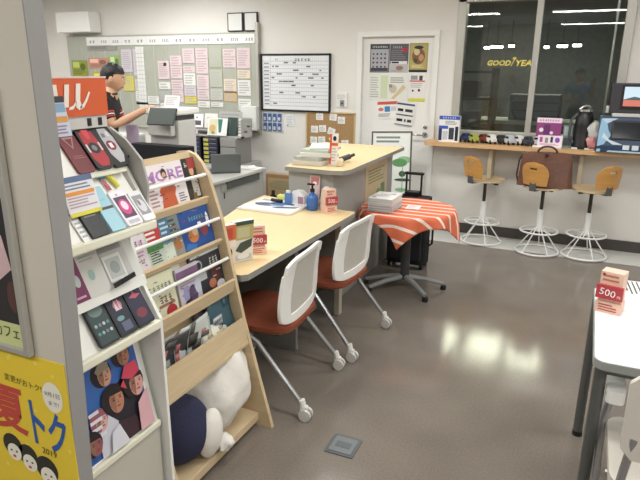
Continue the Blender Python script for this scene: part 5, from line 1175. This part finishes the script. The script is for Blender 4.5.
# ------------------------------------------------------------------ people
def skinned(joints, edges, radii, root):
    me = bpy.data.meshes.new('sk'); me.from_pydata([joints[k] for k in joints], [(list(joints).index(a), list(joints).index(b)) for a, b in edges], [])
    o = bpy.data.objects.new('sk', me); COL.objects.link(o)
    o.modifiers.new('Skin','SKIN')
    if not me.skin_vertices: me.attributes.new('skin_vertices','FLOAT_VECTOR','POINT')
    sv = me.skin_vertices[0].data
    for i, k in enumerate(joints):
        r_ = radii[k]; sv[i].radius = r_ if isinstance(r_, tuple) else (r_, r_); sv[i].use_root = (k == root)
    o.modifiers.new('Sub','SUBSURF').levels = 2
    dg = bpy.context.evaluated_depsgraph_get(); dg.update()
    m2 = bpy.data.meshes.new_from_object(o.evaluated_get(dg))
    vs = [v.co.copy() for v in m2.vertices]; fs = [tuple(p_.vertices) for p_ in m2.polygons]
    bpy.data.objects.remove(o); bpy.data.meshes.remove(me); bpy.data.meshes.remove(m2)
    return vs, fs
def make_person(label, loc, rz, J, headrot, shirt, trouser, shoe, sleeve_frac=.6):
    """J: joints in the person's own frame, x forward, y to the left, z up."""
    t = thing('person', label, 'person', loc, rz=rz)
    rad = dict(pelvis=(.135,.11), belly=(.135,.10), chest=(.15,.11), upper=(.13,.09), neck=(.052,.055), skull=(.06,.065),
      shL=.062, shR=.062, elL=.042, elR=.042, wrL=.028, wrR=.028, pmL=(.034,.02), pmR=(.034,.02),
      hipL=.092, hipR=.092, knL=.058, knR=.058, anL=.04, anR=.04, toL=.035, toR=.035)
    edges = [('pelvis','belly'),('belly','chest'),('chest','upper'),('upper','neck'),('neck','skull'),
      ('upper','shL'),('shL','elL'),('elL','wrL'),('wrL','pmL'),('upper','shR'),('shR','elR'),('elR','wrR'),('wrR','pmR'),
      ('pelvis','hipL'),('hipL','knL'),('knL','anL'),('anL','toL'),('pelvis','hipR'),('hipR','knR'),('knR','anR'),('anR','toR')]
    vs, fs = skinned(J, edges, rad, 'pelvis')
    b = MB(); b.v = [Vector(v) for v in vs]
    V = {k: Vector(v) for k, v in J.items()}
    def dseg(p, a, c):
        d_ = c-a; q = max(0,min(1,(p-a).dot(d_)/max(1e-9,d_.dot(d_)))); return (p-(a+d_*q)).length, q
    for f in fs:
        c = sum((b.v[i] for i in f), Vector())/len(f); best = min(((dseg(c,V[a],V[e])[0], a, e, dseg(c,V[a],V[e])[1]) for a, e in edges))
        _, a, e, q = best; m_ = shirt
        if e in ('neck',): m_ = SKIN if q > .55 else shirt
        elif e == 'skull' or e.startswith('pm') or e.startswith('wr'): m_ = SKIN
        elif e.startswith('el'): m_ = shirt if q < sleeve_frac else SKIN
        elif e.startswith('hip') or e.startswith('kn') or e.startswith('an'): m_ = trouser
        elif e.startswith('to'): m_ = shoe
        elif e == 'belly' and q < .35: m_ = trouser
        b.f.append(f); b.mi.append(b.m(m_))
    # head, with jaw and nose, joined to the same body
    H_ = Matrix.Translation(V['skull']+Vector((.012,0,.045))) @ headrot
    def hf(p):
        x, y, z = p.x, p.y, p.z
        if z < 0: y *= 1-.28*z*z*1.2; x = x*(1-.1*z*z)+(.06*-z if x > 0 else .1*z*z)
        if x > .75 and -.35 < z < .15: x += .13*math.exp(-(y/.14)**2)*math.exp(-((z+.12)/.16)**2)
        if x > .5 and .0 < z < .3: x -= .05*math.exp(-((abs(y)-.38)/.16)**2)
        return Vector((x,y,z))
    b.ball((0,0,0), .094, .076, .116, SKIN, H_, 28, 20, hf)
    body = b.build('body', t, world=False, smooth=True)
    # hands: five separate fingers each
    fb = MB()
    for s_, sg in (('L',1),('R',-1)):
        w_, p_ = V['wr'+s_], V['pm'+s_]; d_ = (p_-w_).normalized(); side = d_.cross(Vector((0,0,1))).normalized(); dn = side.cross(d_)*(-1 if side.cross(d_).z > 0 else 1)
        for k, ln in enumerate((.068,.076,.071,.056)):
            o = p_+d_*.012+side*((k-1.5)*.0175*sg*-1)
            fb.tube([o-d_*.02, o+d_*ln*.45, o+d_*ln*.78+dn*ln*.25, o+d_*ln*.92+dn*ln*.55], .0085, SKIN, seg=8, r2=.006)
        o = w_+d_*.03+side*(.03*sg); fb.tube([o-side*.01*sg, o+d_*.025+side*.018*sg+dn*.008, o+d_*.052+side*.016*sg+dn*.02], .0105, SKIN, seg=8, r2=.007)
    fb.build('fingers', t, world=False, smooth=True)
    hb_ = MB()
    def hairf(p):
        x, y, z = p.x, p.y, p.z; k = 1+.025*math.sin(13*y+5*z)+.025*math.sin(17*x+3*z)
        if x > .1 and z < .15: k *= max(.6, 1-(x-.1)*.9)
        if z < -.3: k *= max(.3,1-.55*(-z-.3)); z = -.3+(z+.3)*.7
        k *= 1+.03*math.sin(9*y+11*x)*max(0,z)
        return Vector((x*k,y*k,z*k))
    hb_.ball((-.007,0,.026), .103, .085, .107, HAIR, H_, 32, 24, hairf)
    hb_.build('hair', t, world=False, smooth=True)
    eb = MB()
    for sy in (-1,1):
        eb.ball((.083,sy*.031,.008), .009, .013, .007, WHITE, H_, 10, 6); eb.ball((.089,sy*.031,.008), .005, .006, .006, BLACK, H_, 8, 6)
        eb.box(.086,.093,sy*.032-.016,sy*.032+.016,.026,.031,HAIR,H_)
    eb.build('eyes', t, world=False)
    MB().ball((.082,0,-.062), .012, .024, .007, C(176,110,100), H_, 12, 6).build('mouth', t, world=False, smooth=True)
    for sy in (-1,1): MB().ball((-.005,sy*.078,-.005), .018, .009, .03, SKIN, H_, 12, 8).build('ear', t, world=False, smooth=True)
    return t, V
J = dict(pelvis=(0,0,.90), belly=(.03,0,1.03), chest=(.06,0,1.2), upper=(.085,0,1.335), neck=(.10,0,1.415), skull=(.125,0,1.485),
  shL=(.08,.16,1.345), shR=(.08,-.16,1.345), elL=(.13,.21,1.13), elR=(.14,-.21,1.14), wrL=(.33,.12,1.24), wrR=(.345,-.12,1.25), pmL=(.40,.10,1.27), pmR=(.415,-.09,1.285),
  hipL=(.0,.09,.84), hipR=(.0,-.09,.84), knL=(.03,.10,.46), knR=(.0,-.10,.46), anL=(.0,.11,.085), anR=(-.04,-.11,.085), toL=(.13,.12,.04), toR=(.09,-.12,.04))
clerk, V = make_person('clerk in a black polo shirt with striped sleeves standing at the photocopier', (-3.90,3.86,0), .55, J, Matrix.Rotation(.16,4,'Y'), SHIRT, TROUSER, BLACK, .68)
for s_ in (-1,1):
    q = MB(); a = Vector(J['shR' if s_ < 0 else 'shL']); e_ = Vector(J['elR' if s_ < 0 else 'elL']); d_ = (e_-a)
    for f0, f1, m_ in ((.42,.47,C(200,60,60)),(.52,.56,wht),(.60,.645,C(200,60,60))): q.tube([a+d_*f0, a+d_*f1], .0595-.012*f0, m_, seg=16)
    q.build('sleeve_stripes', clerk, world=False, smooth=True)
MB().tube([(V['neck']+Vector((.055*math.cos(a),.058*math.sin(a),-.018+.008*math.cos(a)))) for a in [2*PI*k/18 for k in range(18)]], .010, C(40,40,42), closed=True).build('collar', clerk, world=False, smooth=True)
q = MB(); q.M = Matrix.Translation((-3.57,4.03,1.315)); q.rbox(.11,.035,.018,.008,BLACK); single('black_stamp', q, 'black hand-held item in the clerk\'s hands', 'hand tool', (-3.57,4.03,1.315), bevel=.004)
# photographer standing behind the camera, seen only as the reflection in the window
J2 = dict(pelvis=(0,0,.92), belly=(.0,0,1.05), chest=(.01,0,1.22), upper=(.0,0,1.37), neck=(.01,0,1.455), skull=(.03,0,1.53),
  shL=(.0,.17,1.385), shR=(.0,-.17,1.385), elL=(.06,.25,1.14), elR=(.10,-.25,1.18), wrL=(.16,.12,1.10), wrR=(.28,-.24,1.40), pmL=(.20,.06,1.10), pmR=(.315,-.245,1.47),
  hipL=(.0,.09,.86), hipR=(.0,-.09,.86), knL=(.03,.10,.47), knR=(.02,-.10,.47), anL=(.0,.11,.085), anR=(0,-.11,.085), toL=(.13,.12,.04), toR=(.13,-.12,.04))
ph, V2 = make_person('photographer in a blue-grey shirt, seen as a reflection in the dark window', (-.26,-.38,0), PI/2, J2, Matrix.Identity(4), BLUESHIRT, TROUSER, BLACK, .7)

# ------------------------------------------------------------------ light: ceiling panels
LP = mat('ceiling_panel_diffuser', (252,252,250), .5, emit=15)
k = 0
spots = [(-.1,4.3),(-.1,1.9),(-.1,-.6),(-2.1,4.3),(-2.1,1.9),(-2.1,-.6),(-4.2,5.0),(-4.2,3.2),(-4.2,1.2),(1.6,3.1),(1.6,.4),(-5.9,4.4),(-5.9,2.2)]
for x, y in spots:
    t = thing('ceiling_light', 'long white ceiling light panel above the frame', 'ceiling light', (x,y,HC-.05), 'ceiling light panels')
    MB().box(x-.64,x+.64,y-.17,y+.17,HC-.05,HC,WHITE).build('housing', t)
    q = MB(); q.add([(x-.61,y-.14,HC-.052),(x+.61,y-.14,HC-.052),(x+.61,y+.14,HC-.052),(x-.61,y+.14,HC-.052)], [(3,2,1,0)], LP); q.build('diffuser', t)
w_ = bpy.data.worlds.new('world'); SC.world = w_; w_.use_nodes = True
w_.node_tree.nodes['Background'].inputs[0].default_value = (.02,.025,.03,1); w_.node_tree.nodes['Background'].inputs[1].default_value = .3
SC.view_settings.view_transform = 'Standard'; SC.view_settings.look = 'None'; SC.view_settings.gamma = 1; SC.view_settings.exposure = 0.6
SC.view_settings.use_curve_mapping = False
